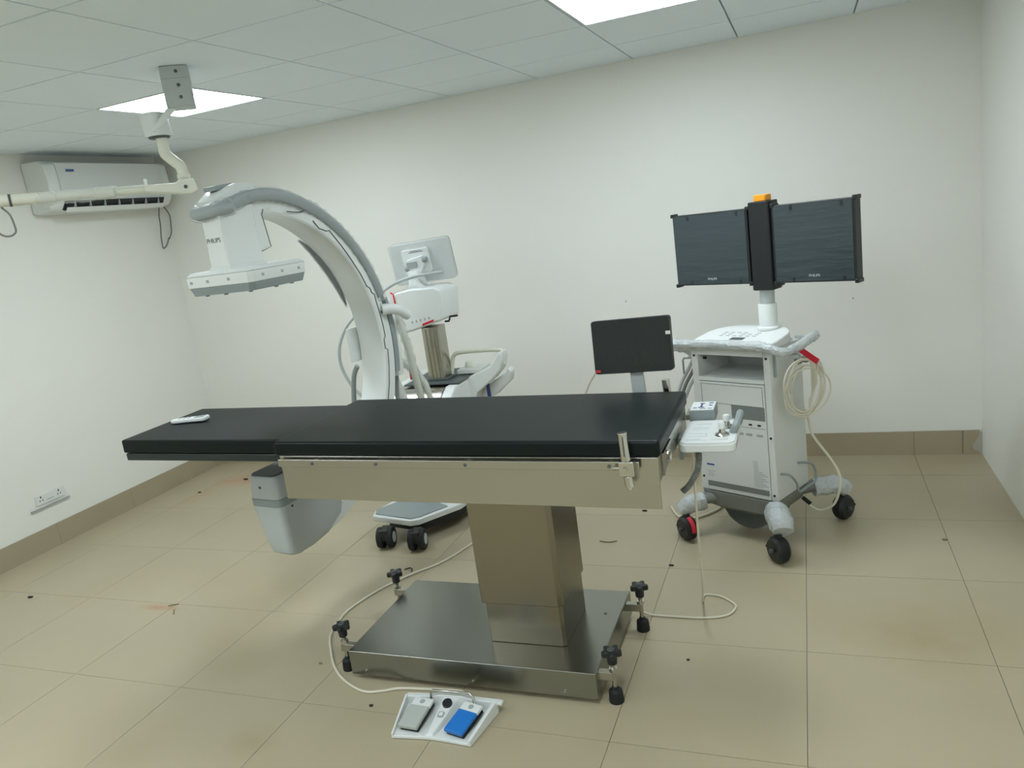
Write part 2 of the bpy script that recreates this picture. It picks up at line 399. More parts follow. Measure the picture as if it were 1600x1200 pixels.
# ------------------------------------------------------------ hand remote on the mattress
rm = thing('hand_remote', 'small white hand remote with grey display lying on the narrow end of the mattress', 'remote control', (-2.085, -2.292, 1.0055), rotz=R(16))
rm_poly = [(-.085, -.012), (-.06, -.022), (.03, -.026), (.075, -.033), (.085, -.02), (.085, .02), (.075, .033), (.03, .026), (-.06, .022), (-.085, .012)]
obj('body', prism(B(), rm_poly, XY, .0, .016), 'white_plastic', rm, local=True, bevel=.006, seg=3)
obj('display', box(B(), .025, .072, -.018, .018, .0155, .0168), 'grey_plastic', rm, local=True)
for x in (-.045, -.02, 0.0):
    for y in (-.009, .009):
        obj('button', lathe(B(), [(.005, .0155), (.005, .0172), (.002, .0176)], (x, y, 0), 10), 'print_grey', rm, local=True)

# ------------------------------------------------------------ control panel on the table end
cp = thing('control_panel', 'white tabletop control panel with two joysticks hung on the right end of the table', 'control panel', (.15, -2.17, .83))
body = obj('body', prism(B(), rrect(.064, .256, -2.308, -2.030, .030), XY, .828, .858), 'white_plastic', cp, bevel=.006, seg=3)
obj('face_plate', prism(B(), rrect(.069, .251, -2.303, -2.035, .027), XY, .858, .862), 'white_plastic', cp)
for a in ((.085, .16, -2.275, -2.273), (.085, .135, -2.262, -2.260), (.17, .225, -2.27, -2.268), (.09, .15, -2.23, -2.228), (.15, .152, -2.23, -2.20),
          (.09, .15, -2.20, -2.198), (.095, .15, -2.15, -2.148), (.095, .15, -2.13, -2.128), (.10, .155, -2.085, -2.082), (.225, .227, -2.27, -2.255)):
    obj('marking', box(B(), *a, .862, .8624), 'print_grey', body, smooth=False)
for (x, y) in ((.205, -2.215), (.213, -2.125)):
    j = obj('joystick', lathe(B(), [(.026, .862), (.024, .867), (.013, .872), (.009, .885)], (x, y, 0), 20), 'chrome', cp)
    obj('knob', lathe(B(), [(.009, .884), (.0125, .888), (.0125, .904), (.010, .908)], (x, y, 0), 16), 'white_plastic', j)
obj('guard_handle', tube(B(), [(.238, -2.19, .86), (.250, -2.185, .885), (.256, -2.12, .893), (.256, -2.055, .893), (.254, -2.035, .875), (.246, -2.05, .85)], .013, flat=1.0), 'grey_plastic', cp)
obj('mount_arm', box(B(), .054, .24, -2.22, -2.19, .815, .828), 'steel', cp)
obj('mount_hook', box(B(), .054, .068, -2.24, -2.17, .78, .86), 'grey_plastic', cp)
goose = [(.125, -2.26, .826), (.125, -2.262, .79), (.115, -2.265, .745), (.085, -2.268, .695), (.060, -2.27, .672)]
obj('gooseneck', tube(B(), goose, lambda t: .0105 + .0016 * math.sin(t * 190), 10, 24), 'cable_grey', cp)
# its lead drops to the floor and runs to the base
lead = [(.10, -2.22, .828), (.095, -2.21, .70), (.085, -2.17, .45), (.07, -2.08, .20), (.035, -1.90, .03), (.032, -1.80, .006), (.095, -1.803, .005), (.15, -1.85, .005), (.167, -1.89, .005), (.135, -1.955, .005),
        (.05, -1.985, .005), (-.06, -1.990, .005), (-.16, -1.990, .006), (-.225, -1.998, .03), (-.26, -2.008, .05)]
tag(obj('panel_cable', tube(B(), lead, .0045, 8, 8), 'cable_cream'), 'thin cream cable dropping from the control panel and looping on the floor to the base', 'cable')

# switch box beside it
sb = thing('switch_box', 'small grey metal switch box with pictograms on top, behind the joystick panel', 'switch box', (.115, -1.970, .855))
obj('case', box(B(), .068, .160, -2.028, -1.910, .853, .899), 'grey_plastic', sb, bevel=.002)
obj('top_label', box(B(), .071, .157, -2.025, -1.913, .899, .9005), 'white_plastic', sb, smooth=False)
for a in ((.105, .112, -1.990, -1.945), (.098, .120, -1.995, -1.985), (.10, .118, -1.943, -1.933), (.133, .15, -1.938, -1.928), (.135, .148, -1.970, -1.960), (.08, .094, -2.000, -1.992), (.105, .128, -2.010, -2.004), (.135, .15, -2.010, -2.004)):
    obj('pictogram', box(B(), *a, .9005, .901), 'navy', sb, smooth=False)
obj('bracket', box(B(), .053, .068, -2.020, -1.930, .86, .88), 'steel', sb)

# ------------------------------------------------------------ foot pedal
fp = thing('foot_pedal', 'white double foot pedal with grey and blue pads on the tiled floor', 'foot pedal', (-.755, -2.79, 0), rotz=R(2))
def P2(pts): return pts
tray_poly = [(-.155, -.098), (-.035, -.088), (.005, -.088), (.135, -.098), (.168, .085), (.03, .10), (-.03, .10), (-.185, .085)]
tray = obj('tray', prism(B(), tray_poly, XY, .002, .014), 'white_plastic', fp, local=True, bevel=.003)
obj('side_wall', hexa(B(), [(-.158, -.098, .002), (-.150, -.098, .002), (-.177, .085, .002), (-.187, .085, .002), (-.158, -.098, .022), (-.150, -.098, .022), (-.177, .085, .048), (-.187, .085, .048)]), 'white_plastic', tray, local=True, bevel=.002)
obj('side_wall', hexa(B(), [(.128, -.098, .002), (.140, -.098, .002), (.176, .085, .002), (.160, .085, .002), (.128, -.098, .024), (.140, -.098, .024), (.176, .085, .052), (.160, .085, .052)]), 'white_plastic', tray, local=True, bevel=.002)
obj('back_wall', prism(B(), [(-.185, .0), (-.185, .044), (-.08, .050), (-.04, .060), (.04, .060), (.08, .052), (.195, .048), (.195, .038), (.172, .036), (.172, .0)], XZ, .078, .100), 'white_plastic', tray, local=True, bevel=.003)
obj('centre_ridge', hexa(B(), [(-.040, -.085, .010), (.000, -.085, .010), (.045, .080, .010), (-.042, .080, .010), (-.030, -.080, .020), (-.008, -.080, .020), (.028, .080, .054), (-.028, .080, .054)]), 'white_plastic', tray, local=True, bevel=.004)
sl = .36
def pedal(x, y, rz, padm, name):
    M = Matrix.Translation((x, y, .024)) @ Matrix.Rotation(rz, 4, 'Z') @ Matrix.Rotation(R(9), 4, 'X')
    b0 = box(B(), -.036, .036, -.062, .062, .0, .014); b0.transform(M)
    pd = obj('pedal_base', b0, 'black_rubber', fp, local=True)
    b1 = box(B(), -.038, .038, -.070, .028, .0145, .030); b1.transform(M)
    obj('pedal_pad', b1, padm, pd, local=True, bevel=.004, label=name)
    b2 = box(B(), -.038, .038, .0285, .066, .0145, .027); b2.transform(M)
    hp = obj('pedal_hinge', b2, 'white_plastic', pd, local=True, bevel=.003)
    b3 = lathe(B(), [(.010, .027), (.009, .029), (.002, .0292)], (0, .048, 0), 14); b3.transform(M)
    obj('hinge_symbol', b3, 'print_grey', hp, local=True)
pedal(-.097, -.005, R(-5), 'grey_pad', 'grey pedal pad')
pedal(.088, -.010, R(-14), 'blue_pad', 'blue pedal pad')
bt = cyl(B(), (0, .048, .047), (0, .045, .058), .018, seg=24); obj('round_button', bt, 'black_plastic', fp, local=True, bevel=.002)
obj('square_mark', prism(B(), rrect(-.018, .004, -.006, .016, .003), lambda a, b, c: (a, b - .004, .018 + .21 * (b + .08) + c), .0035, .0055), 'print_grey', fp, local=True)
obj('square_mark', prism(B(), rrect(-.014, .000, -.002, .012, .002), lambda a, b, c: (a, b - .004, .018 + .21 * (b + .08) + c), .0055, .0060), 'white_plastic', fp, local=True)
hd = [(-.075, .072, .030), (-.077, .078, .066), (-.070, .080, .076), (.075, .080, .076), (.088, .078, .066), (.098, .064, .03)]
hh = obj('carry_handle', tube(B(), hd, .0045, 10, 1, smooth=False), 'chrome', fp, local=True)
for x, y in ((-.075, .070), (.098, .062)):
    obj('ferrule', lathe(B(), [(.010, 0), (.010, .012), (.006, .018)], (x, y, .026), 14), 'chrome', hh, local=True)
obj('cable_gland', cyl(B(), (.022, .098, .032), (.028, .125, .030), .010), 'black_rubber', fp, local=True)
ped_c = [(-.729, -2.664, .029), (-.738, -2.640, .020), (-.78, -2.612, .008), (-.90, -2.618, .006), (-1.02, -2.632, .006), (-1.086, -2.66, .006), (-1.16, -2.672, .006), (-1.275, -2.622, .006), (-1.372, -2.545, .006), (-1.46, -2.44, .006), (-1.535, -2.33, .006), (-1.57, -2.2, .006),
         (-1.575, -2.10, .006), (-1.53, -1.93, .006), (-1.44, -1.756, .006), (-1.33, -1.606, .006), (-1.26, -1.40, .006), (-1.20, -1.15, .006)]
tag(obj('pedal_cable', tube(B(), ped_c, .0055, 8, 8), 'cable_cream'), 'cream floor cable curving from the foot pedal round the left side of the table base', 'cable')

# ------------------------------------------------------------ small touchscreen on the far rail
ts = thing('touchscreen_monitor', 'small dark touchscreen in wrinkled film standing behind the mattress left of the trolley', 'monitor', (-.14, -1.955, .90))
TSM = Matrix.Translation((-.142, -1.955, 1.150)) @ Matrix.Rotation(R(-3), 4, 'Z') @ Matrix.Rotation(R(-6), 4, 'X') @ Matrix.Rotation(R(-1.0), 4, 'Y')
def tsx(bm): bm.transform(TSM); return bm
cs = obj('casing', tsx(prism(B(), rrect(-.156, .156, -.106, .106, .012), XZ, -.004, .032)), 'black_plastic', ts, bevel=.002)
obj('screen', tsx(prism(B(), rrect(-.153, .153, -.103, .103, .010), XZ, -.006, -.004)), 'screen_gloss', ts)
obj('white_sticker', tsx(box(B(), .137, .1565, .030, .042, -.0, .0) if False else box(B(), .139, .157, -.0066, -.006, .034, .047)), 'white_plastic', cs, smooth=False)
obj('red_sticker', tsx(box(B(), -.152, -.132, -.0066, -.006, -.098, -.088)), 'red_tag', cs, smooth=False)
obj('neck', prism(B(), [(-.162, 1.05), (-.110, 1.05), (-.104, .93), (-.158, .93)], XZ, -1.945, -1.930), 'pale_grey', ts, bevel=.003)
obj('rail_mount', box(B(), -.175, -.09, -1.984, -1.93, .885, .932), 'steel', ts, bevel=.003)
obj('lead', tube(B(), [(-.290, -1.93, 1.055), (-.315, -1.925, 1.03), (-.345, -1.925, .985), (-.365, -1.93, .93), (-.37, -1.93, .86), (-.37, -1.93, .78)], .005), 'cable_cream', ts)

# ------------------------------------------------------------ mobile C-arm X-ray machine
ca = thing('c_arm_machine', 'white mobile C-arm X-ray machine with detector above the narrow end of the table', 'x-ray machine', (-1.75, -2.12, 0), rotz=R(-8))
S0, Z0 = .02, 1.158
def pol(x, rho, a): return (x, S0 + rho * math.cos(R(a)), Z0 + rho * math.sin(R(a)))
def arcsweep(bm, sec, a0, a1, n, taper=0.0, droop=0.0):
    rings = []
    for k in range(n + 1):
        a = a0 + (a1 - a0) * k / n; q = 1.0 - taper * min(1, max(0, (a - 58) / 24)); rings.append([bm.verts.new(pol(x * q, rh - droop * max(0, (a - 74) / 25) ** 2, a)) for x, rh in sec])
    m = len(sec)
    for k in range(n):
        for i in range(m): bm.faces.new((rings[k][i], rings[k][(i + 1) % m], rings[k + 1][(i + 1) % m], rings[k + 1][i]))
    bm.faces.new(rings[0][::-1]); bm.faces.new(rings[-1])
    return bm
sec = [(-.060, .712), (.060, .712), (.074, .706), (.082, .714), (.082, .785), (.070, .795), (-.070, .795), (-.082, .785), (-.082, .714), (-.074, .706)]
arc = obj('c_arc', arcsweep(B(), sec, -86, 99, 72, taper=.24), 'white_plastic', ca, local=True)
def edge_line(pts, x): return [pol(x, rh, a) for a, rh in pts]
gl = edge_line([(61, .735), (57.5, .718), (53.8, .730), (52.5, .744), (50, .738), (44, .728), (38, .722), (30, .720), (24, .718), (22.6, .732), (20.3, .732), (19.2, .746), (16.8, .738), (12, .735), (6, .734), (1.5, .732), (.4, .718), (-3.4, .718), (-3.9, .736), (-10, .735), (-18, .735), (-26, .735)], .0835)
obj('seam_line', tube(B(), gl, .0026, 6, 1, smooth=False), 'groove_dark', arc, local=True)
# bumper strips on the outer edges, in plastic wrap
def bumper(x0, x1, a0, a1): return arcsweep(B(), [(x0, .764), (x1 - .004, .762), (x1, .768), (x1, .806), (x1 - .006, .812), (x0, .812)], a0, a1, 50, droop=.042)
bn = obj('bumper_strip', bumper(.062, .094, 17, 98), 'grey_plastic', ca, local=True)
obj('bumper_strip', bumper(-.094, -.062, 12, 98), 'grey_plastic', ca, local=True)
obj('bumper_hook', tube(B(), [pol(.078, .794, 17), pol(.080, .790, 13.5), pol(.082, .770, 11.5), pol(.084, .752, 10.5)], .013, 10), 'groove_dark', bn, local=True)
def wrap_arc(x, rho, a0, a1, r, jit, n=60):
    return tube(B(), [pol(x + random.uniform(-.003, .003), rho - .042 * max(0, (a0 + (a1 - a0) * k / n - 74) / 25) ** 2 + random.uniform(-.004, .004), a0 + (a1 - a0) * k / n) for k in range(n + 1)], r, 10, 1, jitter=jit, smooth=False)
obj('wrap_near', wrap_arc(.080, .788, 16, 99, .031, .07), 'plastic_wrap', ca, local=True)
obj('wrap_far', wrap_arc(-.080, .790, 8, 98, .029, .07), 'plastic_wrap', ca, local=True)
obj('inner_strip', tube(B(), [pol(-.090, .704, 53 - 36 * k / 16) for k in range(17)], lambda t: .004 + .013 * math.sin(math.pi * t) ** .8, 10, 1, jitter=.06, smooth=False), 'dark_grey', ca, local=True)
obj('inner_strip_wrap', tube(B(), [pol(-.090, .703, 54 - 38 * k / 24) for k in range(25)], lambda t: .006 + .015 * math.sin(math.pi * t) ** .8, 10, 1, jitter=.12, smooth=False), 'plastic_wrap', ca, local=True)
# rounded end of the C with bumper around it and a white cap on top
nose = []
for k in range(13):
    t = -90 + 180 * k / 12
    nose.append((.088 * math.sin(R(t)) , 99.0 + 5.5 * math.cos(R(t))))
obj('end_bumper', tube(B(), [pol(x, .742, a) for x, a in nose], .026, 10, 1, smooth=False), 'grey_plastic', ca, local=True)
obj('wrap_end', tube(B(), [pol(x * 1.02, .743, a) for x, a in nose], .034, 12, 1, jitter=.10, smooth=False), 'plastic_wrap', ca, local=True)
capb = B(); rings = []
for k in range(13):
    a = 82 + 20 * k / 12; h = .012 + .030 * math.sin(math.pi * min(1, (k + 2) / 14)); wd = .070 - .016 * (k / 12) ** 2
    rings.append([capb.verts.new(pol(x, .765 + hh_ * 1.6, a)) for x, hh_ in ((-wd, 0), (-wd, h * .75), (-wd * .8, h), (wd * .8, h), (wd, h * .75), (wd, 0))])
for k in range(12):
    for i in range(6): capb.faces.new((rings[k][i], rings[k][(i + 1) % 6], rings[k + 1][(i + 1) % 6], rings[k + 1][i]))
capb.faces.new(rings[0][::-1]); capb.faces.new(rings[-1])
cap = obj('end_cap', capb, 'white_plastic', ca, local=True)
obj('grip_recess', arcsweep(B(), [(-.030, .815), (.030, .815), (.030, .8335), (-.030, .8335)], 92, 99, 8), 'grey_plastic', cap, local=True)
# neck under the end of the C, carrying the detector
obj('neck', box(B(), -.034, .076, -.155, .040, 1.640, 1.905), 'white_plastic', ca, local=True, bevel=.010, seg=3)
obj('neck_flare', hexa(B(), [(-.055, -.172, 1.632), (.094, -.172, 1.632), (.094, .060, 1.632), (-.055, .060, 1.632), (-.034, -.155, 1.662), (.076, -.155, 1.662), (.076, .040, 1.662), (-.034, .040, 1.662)]), 'white_plastic', ca, local=True, bevel=.006)
nb = obj('neck_back', prism(B(), [(.040, 1.70), (.100, 1.715), (.082, 1.85), (.095, 1.87), (.15, 1.875), (.15, 1.89), (.040, 1.89)], YZ, -.030, .066), 'white_plastic', ca, local=True, bevel=.006)
obj('seam_line', tube(B(), [(.068, .045, 1.697), (.068, .102, 1.712), (.068, .085, 1.85), (.068, .098, 1.872)], .002, 6, 1, smooth=False), 'groove_dark', nb, local=True)
obj('seam_line', tube(B(), [(.0835, .22, 1.853), (.0835, .30, 1.845), (.0835, .335, 1.855), (.0835, .35, 1.88)], .0025, 6, 4), 'groove_dark', arc, local=True)
text('brand_lettering', 'PHILIPS', .026, basis((.018, -.1556, 1.765), (1, 0, 0), (0, 0, 1), (0, -1, 0)), 'print_dark', ca)
# flat detector, turned a few degrees on the neck
DM = Matrix.Rotation(R(5), 4, 'Z')
def dt(bm): bm.transform(DM); return bm
hs = .181
def band(z0, z1, h0, h1, ch=.02):
    def ring(h, z): return [(h, -h + ch, z), (h, h - ch, z), (h - ch, h, z), (-h + ch, h, z), (-h, h - ch, z), (-h, -h + ch, z), (-h + ch, -h, z), (h - ch, -h, z)]
    bm = B(); lo = [bm.verts.new(c) for c in ring(h0, z0)]; hi = [bm.verts.new(c) for c in ring(h1, z1)]
    bm.faces.new(lo[::-1]); bm.faces.new(hi)
    for i in range(8): bm.faces.new((lo[i], lo[(i + 1) % 8], hi[(i + 1) % 8], hi[i]))
    return dt(bm)
dhs = obj('detector_housing', band(1.582, 1.628, hs, hs + .004), 'white_plastic', ca, local=True, bevel=.003)
obj('detector_lid', band(1.629, 1.645, hs + .003, hs - .012), 'white_plastic', ca, local=True, bevel=.003)
obj('detector_base', band(1.548, 1.582, hs - .012, hs - .002), 'grey_plastic', ca, local=True, bevel=.002)
for x, y in ((-.12, -.13), (.12, -.13), (.13, .12), (-.12, .12), (.0, -.145), (.145, 0)):
    obj('stud', dt(lathe(B(), [(.008, 1.541), (.010, 1.548)], (x, y, 0), 10)), 'grey_plastic', dhs, local=True)
for k, x in enumerate((-.14, -.05, .065)):
    obj('symbol', dt(box(B(), x - .007, x + .007, -hs - .0032, -hs - .002, 1.60, 1.612)), 'print_grey', dhs, local=True, smooth=False)
for k, y in enumerate((-.11, .01, .12)):
    obj('symbol', dt(box(B(), hs + .002, hs + .0032, y - .007, y + .007, 1.60, 1.612)), 'print_grey', dhs, local=True, smooth=False)
# X-ray tube housing under the table
def loft(rows):
    """rows: list of (z, x0, x1, y0, y1, r)"""
    bm = B(); rings = []
    for z, x0, x1, y0, y1, r in rows: rings.append([bm.verts.new((x, y, z)) for x, y in rrect(x0, x1, y0, y1, r, 4)])
    n = len(rings[0])
    for k in range(len(rings) - 1):
        for i in range(n): bm.faces.new((rings[k][i], rings[k][(i + 1) % n], rings[k + 1][(i + 1) % n], rings[k + 1][i]))
    bm.faces.new(rings[0][::-1]); bm.faces.new(rings[-1]); return bm
tbx = obj('tube_housing', loft([(.352, -.040, .080, -.13, .02, .03), (.372, -.052, .092, -.155, .10, .03), (.43, -.060, .095, -.165, .20, .03), (.59, -.084, .098, -.178, .26, .03), (.60, -.086, .099, -.178, .26, .03)]), 'pale_grey', ca, local=True)
obj('tube_band', loft([(.601, -.086, .099, -.179, .262, .03), (.634, -.086, .099, -.179, .262, .03)]), 'grey_plastic', ca, local=True)
obj('tube_head', loft([(.635, -.084, .097, -.176, .258, .03), (.728, -.080, .093, -.172, .25, .03), (.738, -.072, .085, -.165, .243, .025)]), 'pale_grey', ca, local=True)
obj('tube_window', loft([(.739, -.070, .082, -.163, .24, .02), (.745, -.068, .080, -.160, .235, .02)]), 'dark_grey', ca, local=True)
obj('status_led', cyl(B(), (-.005, -.174, .69), (-.005, -.1765, .69), .006), 'print_dark', tbx, local=True)
obj('status_led', cyl(B(), (.0985, -.11, .585), (.1, -.11, .585), .006), 'print_dark', tbx, local=True)
# carriage that holds the C
obj('carriage_plate', arcsweep(B(), [(-.045, .798), (.080, .798), (.080, .832), (-.045, .832)], -13, 15, 20), 'grey_plastic', ca, local=True)
obj('carriage_body', loft([(.94, -.075, .055, .845, .895, .02), (.98, -.085, .060, .845, .905, .02), (1.32, -.085, .060, .845, .905, .02), (1.35, -.07, .050, .85, .89, .018)]), 'white_plastic', ca, local=True)
obj('pivot_arm', cyl(B(), (-.03, .88, .96), (-.03, 1.04, .52), .032), 'white_plastic', ca, local=True)
obj('cable_outlet', tube(B(), [(.082, .76, 1.315), (.110, .80, 1.312), (.130, .85, 1.295), (.142, .90, 1.255)], lambda t: .030 - .005 * t, 14, 6), 'white_plastic', ca, local=True)
wob = [(-1.612 , -1.15, 1.265), (-1.600, -1.15, 1.20), (-1.580, -1.15, 1.11), (-1.567, -1.15, 1.004), (-1.555, -1.15, .89), (-1.550, -1.14, .78), (-1.55, -1.1, .60)]
obj('hose', tube(B(), wob, .019, 10, 6, jitter=.06), 'ivory_plastic', ca)
obj('hose_wrap', tube(B(), wob, .025, 10, 6, jitter=.20), 'plastic_wrap', ca)
wob2 = [(-1.69, -1.12, .995), (-1.63, -1.12, .97), (-1.575, -1.11, .915), (-1.535, -1.10, .85), (-1.515, -1.10, .77), (-1.51, -1.08, .60)]
obj('hose', tube(B(), wob2, .016, 10, 6, jitter=.06), 'ivory_plastic', ca)
obj('hose_wrap', tube(B(), wob2, .022, 10, 6, jitter=.20), 'plastic_wrap', ca)
obj('side_cable', tube(B(), [(-1.83, -1.18, 1.29), (-1.862, -1.20, 1.262), (-1.925, -1.2, 1.203), (-1.985, -1.2, 1.097), (-1.992, -1.2, .985), (-1.94, -1.2, .865), (-1.87, -1.2, .80)], .009, 10), 'pale_grey', ca)
obj('side_cover', box(B(), -.098, -.083, .66, .76, 1.06, 1.24), 'white_plastic', ca, local=True, bevel=.004)
obj('grip_bar', tube(B(), [(-1.655, -1.262, 1.020), (-1.630, -1.255, 1.005), (-1.617, -1.25, .97), (-1.617, -1.25, .93), (-1.632, -1.25, .83), (-1.64, -1.25, .76)], .011, 10), 'grey_plastic', ca)
obj('grip_bar', tube(B(), [(-1.822, -1.300, 1.010), (-1.846, -1.30, .975), (-1.862, -1.30, .93), (-1.882, -1.30, .83), (-1.89, -1.30, .76)], .014, 10), 'grey_plastic', ca)
obj('pink_label', box(B(), -1.625, -1.600, -1.092, -1.090, .87, .925), 'red_tag', ca, smooth=False)
# stand: chassis with front foot, steel body, white shells
foot_poly = [(-1.90, -1.27), (-1.875, -1.345), (-1.60, -1.405), (-1.555, -1.385), (-1.40, -1.16), (-1.36, -.90), (-1.36, -.55), (-1.72, -.50), (-1.80, -.9)]
ft = obj('front_foot', prism(B(), foot_poly, XY, .108, .142), 'white_plastic', ca, bevel=.008, seg=3)
cxm, cym = -1.63, -1.13
obj('foot_pad', prism(B(), [(-1.890, -1.27), (-1.862, -1.328), (-1.605, -1.385), (-1.562, -1.355), (-1.46, -1.20), (-1.60, -1.12), (-1.80, -1.12)], XY, .142, .149), 'grey_plastic', ca, bevel=.004)
obj('chassis', prism(B(), [(-1.80, -1.30), (-1.60, -1.345), (-1.56, -1.33), (-1.42, -1.13), (-1.38, -.55), (-1.70, -.52), (-1.76, -.9)], XY, .055, .107), 'black_plastic', ca, bevel=.004)
def caster(x, y, ang, parent, r=.058, w=.034, gap=.028):
    c, s = math.cos(ang), math.sin(ang)
    root = obj('caster', box(B(), -.024, .024, -.045, .045, r * .9, .112, Matrix.Translation((x, y, 0)) @ Matrix.Rotation(ang, 4, 'Z')), 'black_plastic', parent, bevel=.004)
    for sg in (-1, 1):
        p = Vector((x + c * sg * gap, y + s * sg * gap, r)); d = Vector((c, s, 0)) * w * .5
        wh = obj('wheel', cyl(B(), p - d, p + d, r, seg=28), 'black_rubber', root, bevel=.006)
        obj('wheel_cap', cyl(B(), p + d * sg * .98, p + d * sg * 1.12, r * .52, seg=20), 'pale_grey', root)
    obj('axle', cyl(B(), (x - c * gap, y - s * gap, r), (x + c * gap, y + s * gap, r), .009), 'dark_grey', root)
caster(-1.745, -1.44, R(14), ca); caster(-1.540, -1.455, R(14), ca)
caster(-1.70, -.56, R(0), ca); caster(-1.40, -.58, R(0), ca)
obj('body_core', loft([(.15, -1.78, -1.44, -1.06, -.50, .05), (.60, -1.80, -1.44, -1.06, -.50, .05), (.66, -1.82, -1.44, -1.06, -.5, .05)]), 'white_plastic', ca)
bb_ = B(); prof = [(-1.07 + .11 * (1 - math.cos(R(a))), .67 + .115 * math.sin(R(a))) for a in range(0, 91, 10)] + [(-.52, .795), (-.52, .67)]
prism(bb_, prof, YZ, -1.795, -1.478)
obj('steel_hood', bb_, 'steel', ca)
obj('top_plate', box(B(), -1.76, -1.40, -.94, -.53, .796, .803), 'dark_grey', ca)
for x0, x1 in ((-1.862, -1.797), (-1.476, -1.405)):
    obj('side_shell', prism(B(), [(-1.08, .55), (-1.08, .70), (-1.04, .755), (-.97, .79), (-.50, .80), (-.50, .55)], YZ, x0, x1), 'white_plastic', ca, bevel=.012, seg=3)
# steering handle on the right
obj('handle_bar', tube(B(), [(-1.535, -.75, .79), (-1.520, -.75, .86), (-1.500, -.75, .925), (-1.455, -.75, .944), (-1.32, -.75, .947), (-1.205, -.75, .945), (-1.182, -.75, .925), (-1.184, -.75, .86)], .013, 10), 'ivory_plastic', ca)
hp_ = [(-1.49, .66), (-1.47, .76), (-1.40, .80), (-1.26, .855), (-1.195, .93), (-1.172, .945), (-1.165, .90), (-1.19, .83), (-1.25, .775), (-1.36, .70), (-1.38, .64)]
obj('handle_shell', prism(B(), hp_, XZ, -.80, -.70), 'white_plastic', ca, bevel=.012, seg=3)
obj('handle_shell', prism(B(), [(-1.42, .60), (-1.41, .67), (-1.30, .74), (-1.20, .79), (-1.19, .82), (-1.165, .80), (-1.18, .74), (-1.28, .66)], XZ, -.69, -.62), 'white_plastic', ca, bevel=.010, seg=3)
obj('keypad', box(B(), -1.50, -1.34, -.74, -.58, .806, .835), 'white_plastic', ca, bevel=.006)
obj('knob', lathe(B(), [(.025, .835), (.022, .86), (.015, .868)], (-1.45, -.66, 0), 16), 'ivory_plastic', ca)
obj('blue_post', cyl(B(), (-1.308, -.74, .60), (-1.309, -.74, .742), .011), 'navy', ca)
# steel post with operating head and touchscreen seen from behind
obj('post', prism(B(), rrect(-1.636, -1.524, -.86, -.74, .02, 3), XY, .80, 1.125), 'steel_post', ca)
for x in (-1.605, -1.58, -1.555):
    obj('post_flute', box(B(), x - .004, x + .004, -.8635, -.860, .806, 1.115), 'steel', ca)
obj('post_collar', prism(B(), rrect(-1.645, -1.495, -.875, -.725, .025, 3), XY, .803, .815), 'dark_grey', ca)
hd_ = obj('operating_head', prism(B(), [(-1.735, 1.105), (-1.738, 1.33), (-1.72, 1.352), (-1.63, 1.365), (-1.47, 1.362), (-1.428, 1.345), (-1.420, 1.32), (-1.438, 1.17), (-1.56, 1.14), (-1.64, 1.12)], XZ, -.92, -.68), 'white_plastic', ca, bevel=.014, seg=3)
hd_.location = (-.012, 0, 0)
obj('red_trim', tube(B(), [(-1.720, -.923, 1.112), (-1.726, -.923, 1.25), (-1.729, -.923, 1.325), (-1.742, -.905, 1.345), (-1.762, -.895, 1.352)], .0045, 6, 3), 'red_tag', hd_)
obj('side_wing', prism(B(), [(-1.768, 1.13), (-1.772, 1.335), (-1.758, 1.355), (-1.736, 1.335), (-1.734, 1.11)], XZ, -.90, -.72), 'white_plastic', hd_, bevel=.01)
obj('red_stripe', prism(B(), [(-1.575, 1.146), (-1.50, 1.166), (-1.495, 1.180), (-1.57, 1.160)], XZ, -.9225, -.9205), 'red_tag', hd_, smooth=False)
for k in range(5):
    obj('marking', box(B(), -1.64 + k * .028, -1.632 + k * .028, -.9215, -.9205, 1.165 + .004 * k, 1.180 + .004 * k), 'print_grey', hd_, smooth=False)
obj('lever', tube(B(), [(-1.46, -.85, 1.152), (-1.435, -.85, 1.152), (-1.428, -.85, 1.165), (-1.425, -.85, 1.178), (-1.375, -.85, 1.180)], .006, 8, 1, smooth=False), 'black_plastic', hd_)
obj('screen_neck', loft([(1.362, -1.685, -1.575, -.87, -.73, .03), (1.385, -1.672, -1.588, -.86, -.75, .025), (1.46, -1.668, -1.598, -.85, -.78, .02)]), 'white_plastic', ca)
SM = Matrix.Translation((-1.600, -.77, 1.503)) @ Matrix.Rotation(R(-2), 4, 'Y') @ Matrix.Rotation(R(4), 4, 'Z') @ Matrix.Rotation(R(8), 4, 'X')
def sx(bm): bm.transform(SM); return bm
tsb = obj('screen_back', sx(prism(B(), rrect(-.190, .190, -.118, .120, .022), XZ, .0, .030)), 'white_plastic', ca, bevel=.006, seg=3)
obj('screen_glass', sx(prism(B(), rrect(-.188, .188, -.116, .118, .020), XZ, .0305, .036)), 'screen_gloss', tsb)
obj('screen_wrap', sx(prism(B(), rrect(-.196, .194, -.122, .126, .024), XZ, -.008, .037)), 'plastic_wrap', tsb, bevel=.006)
obj('back_cover', sx(prism(B(), rrect(-.11, .06, -.06, .085, .012), XZ, -.022, .0)), 'white_plastic', tsb, bevel=.004)
obj('hinge_bracket', sx(prism(B(), [(-.085, -.055), (-.075, .03), (.025, .045), (.035, -.005), (.0, -.055)], XZ, -.05, -.022)), 'white_plastic', tsb, bevel=.004)
obj('hinge_plate', sx(box(B(), -.078, -.01, -.056, -.05, -.018, .020)), 'print_grey', tsb, bevel=.003)
for x, z in ((-.082, -.02), (.038, .02)):
    obj('hinge_pin', sx(cyl(B(), (x - .012, -.04, z), (x + .012, -.04, z), .016)), 'grey_plastic', tsb)
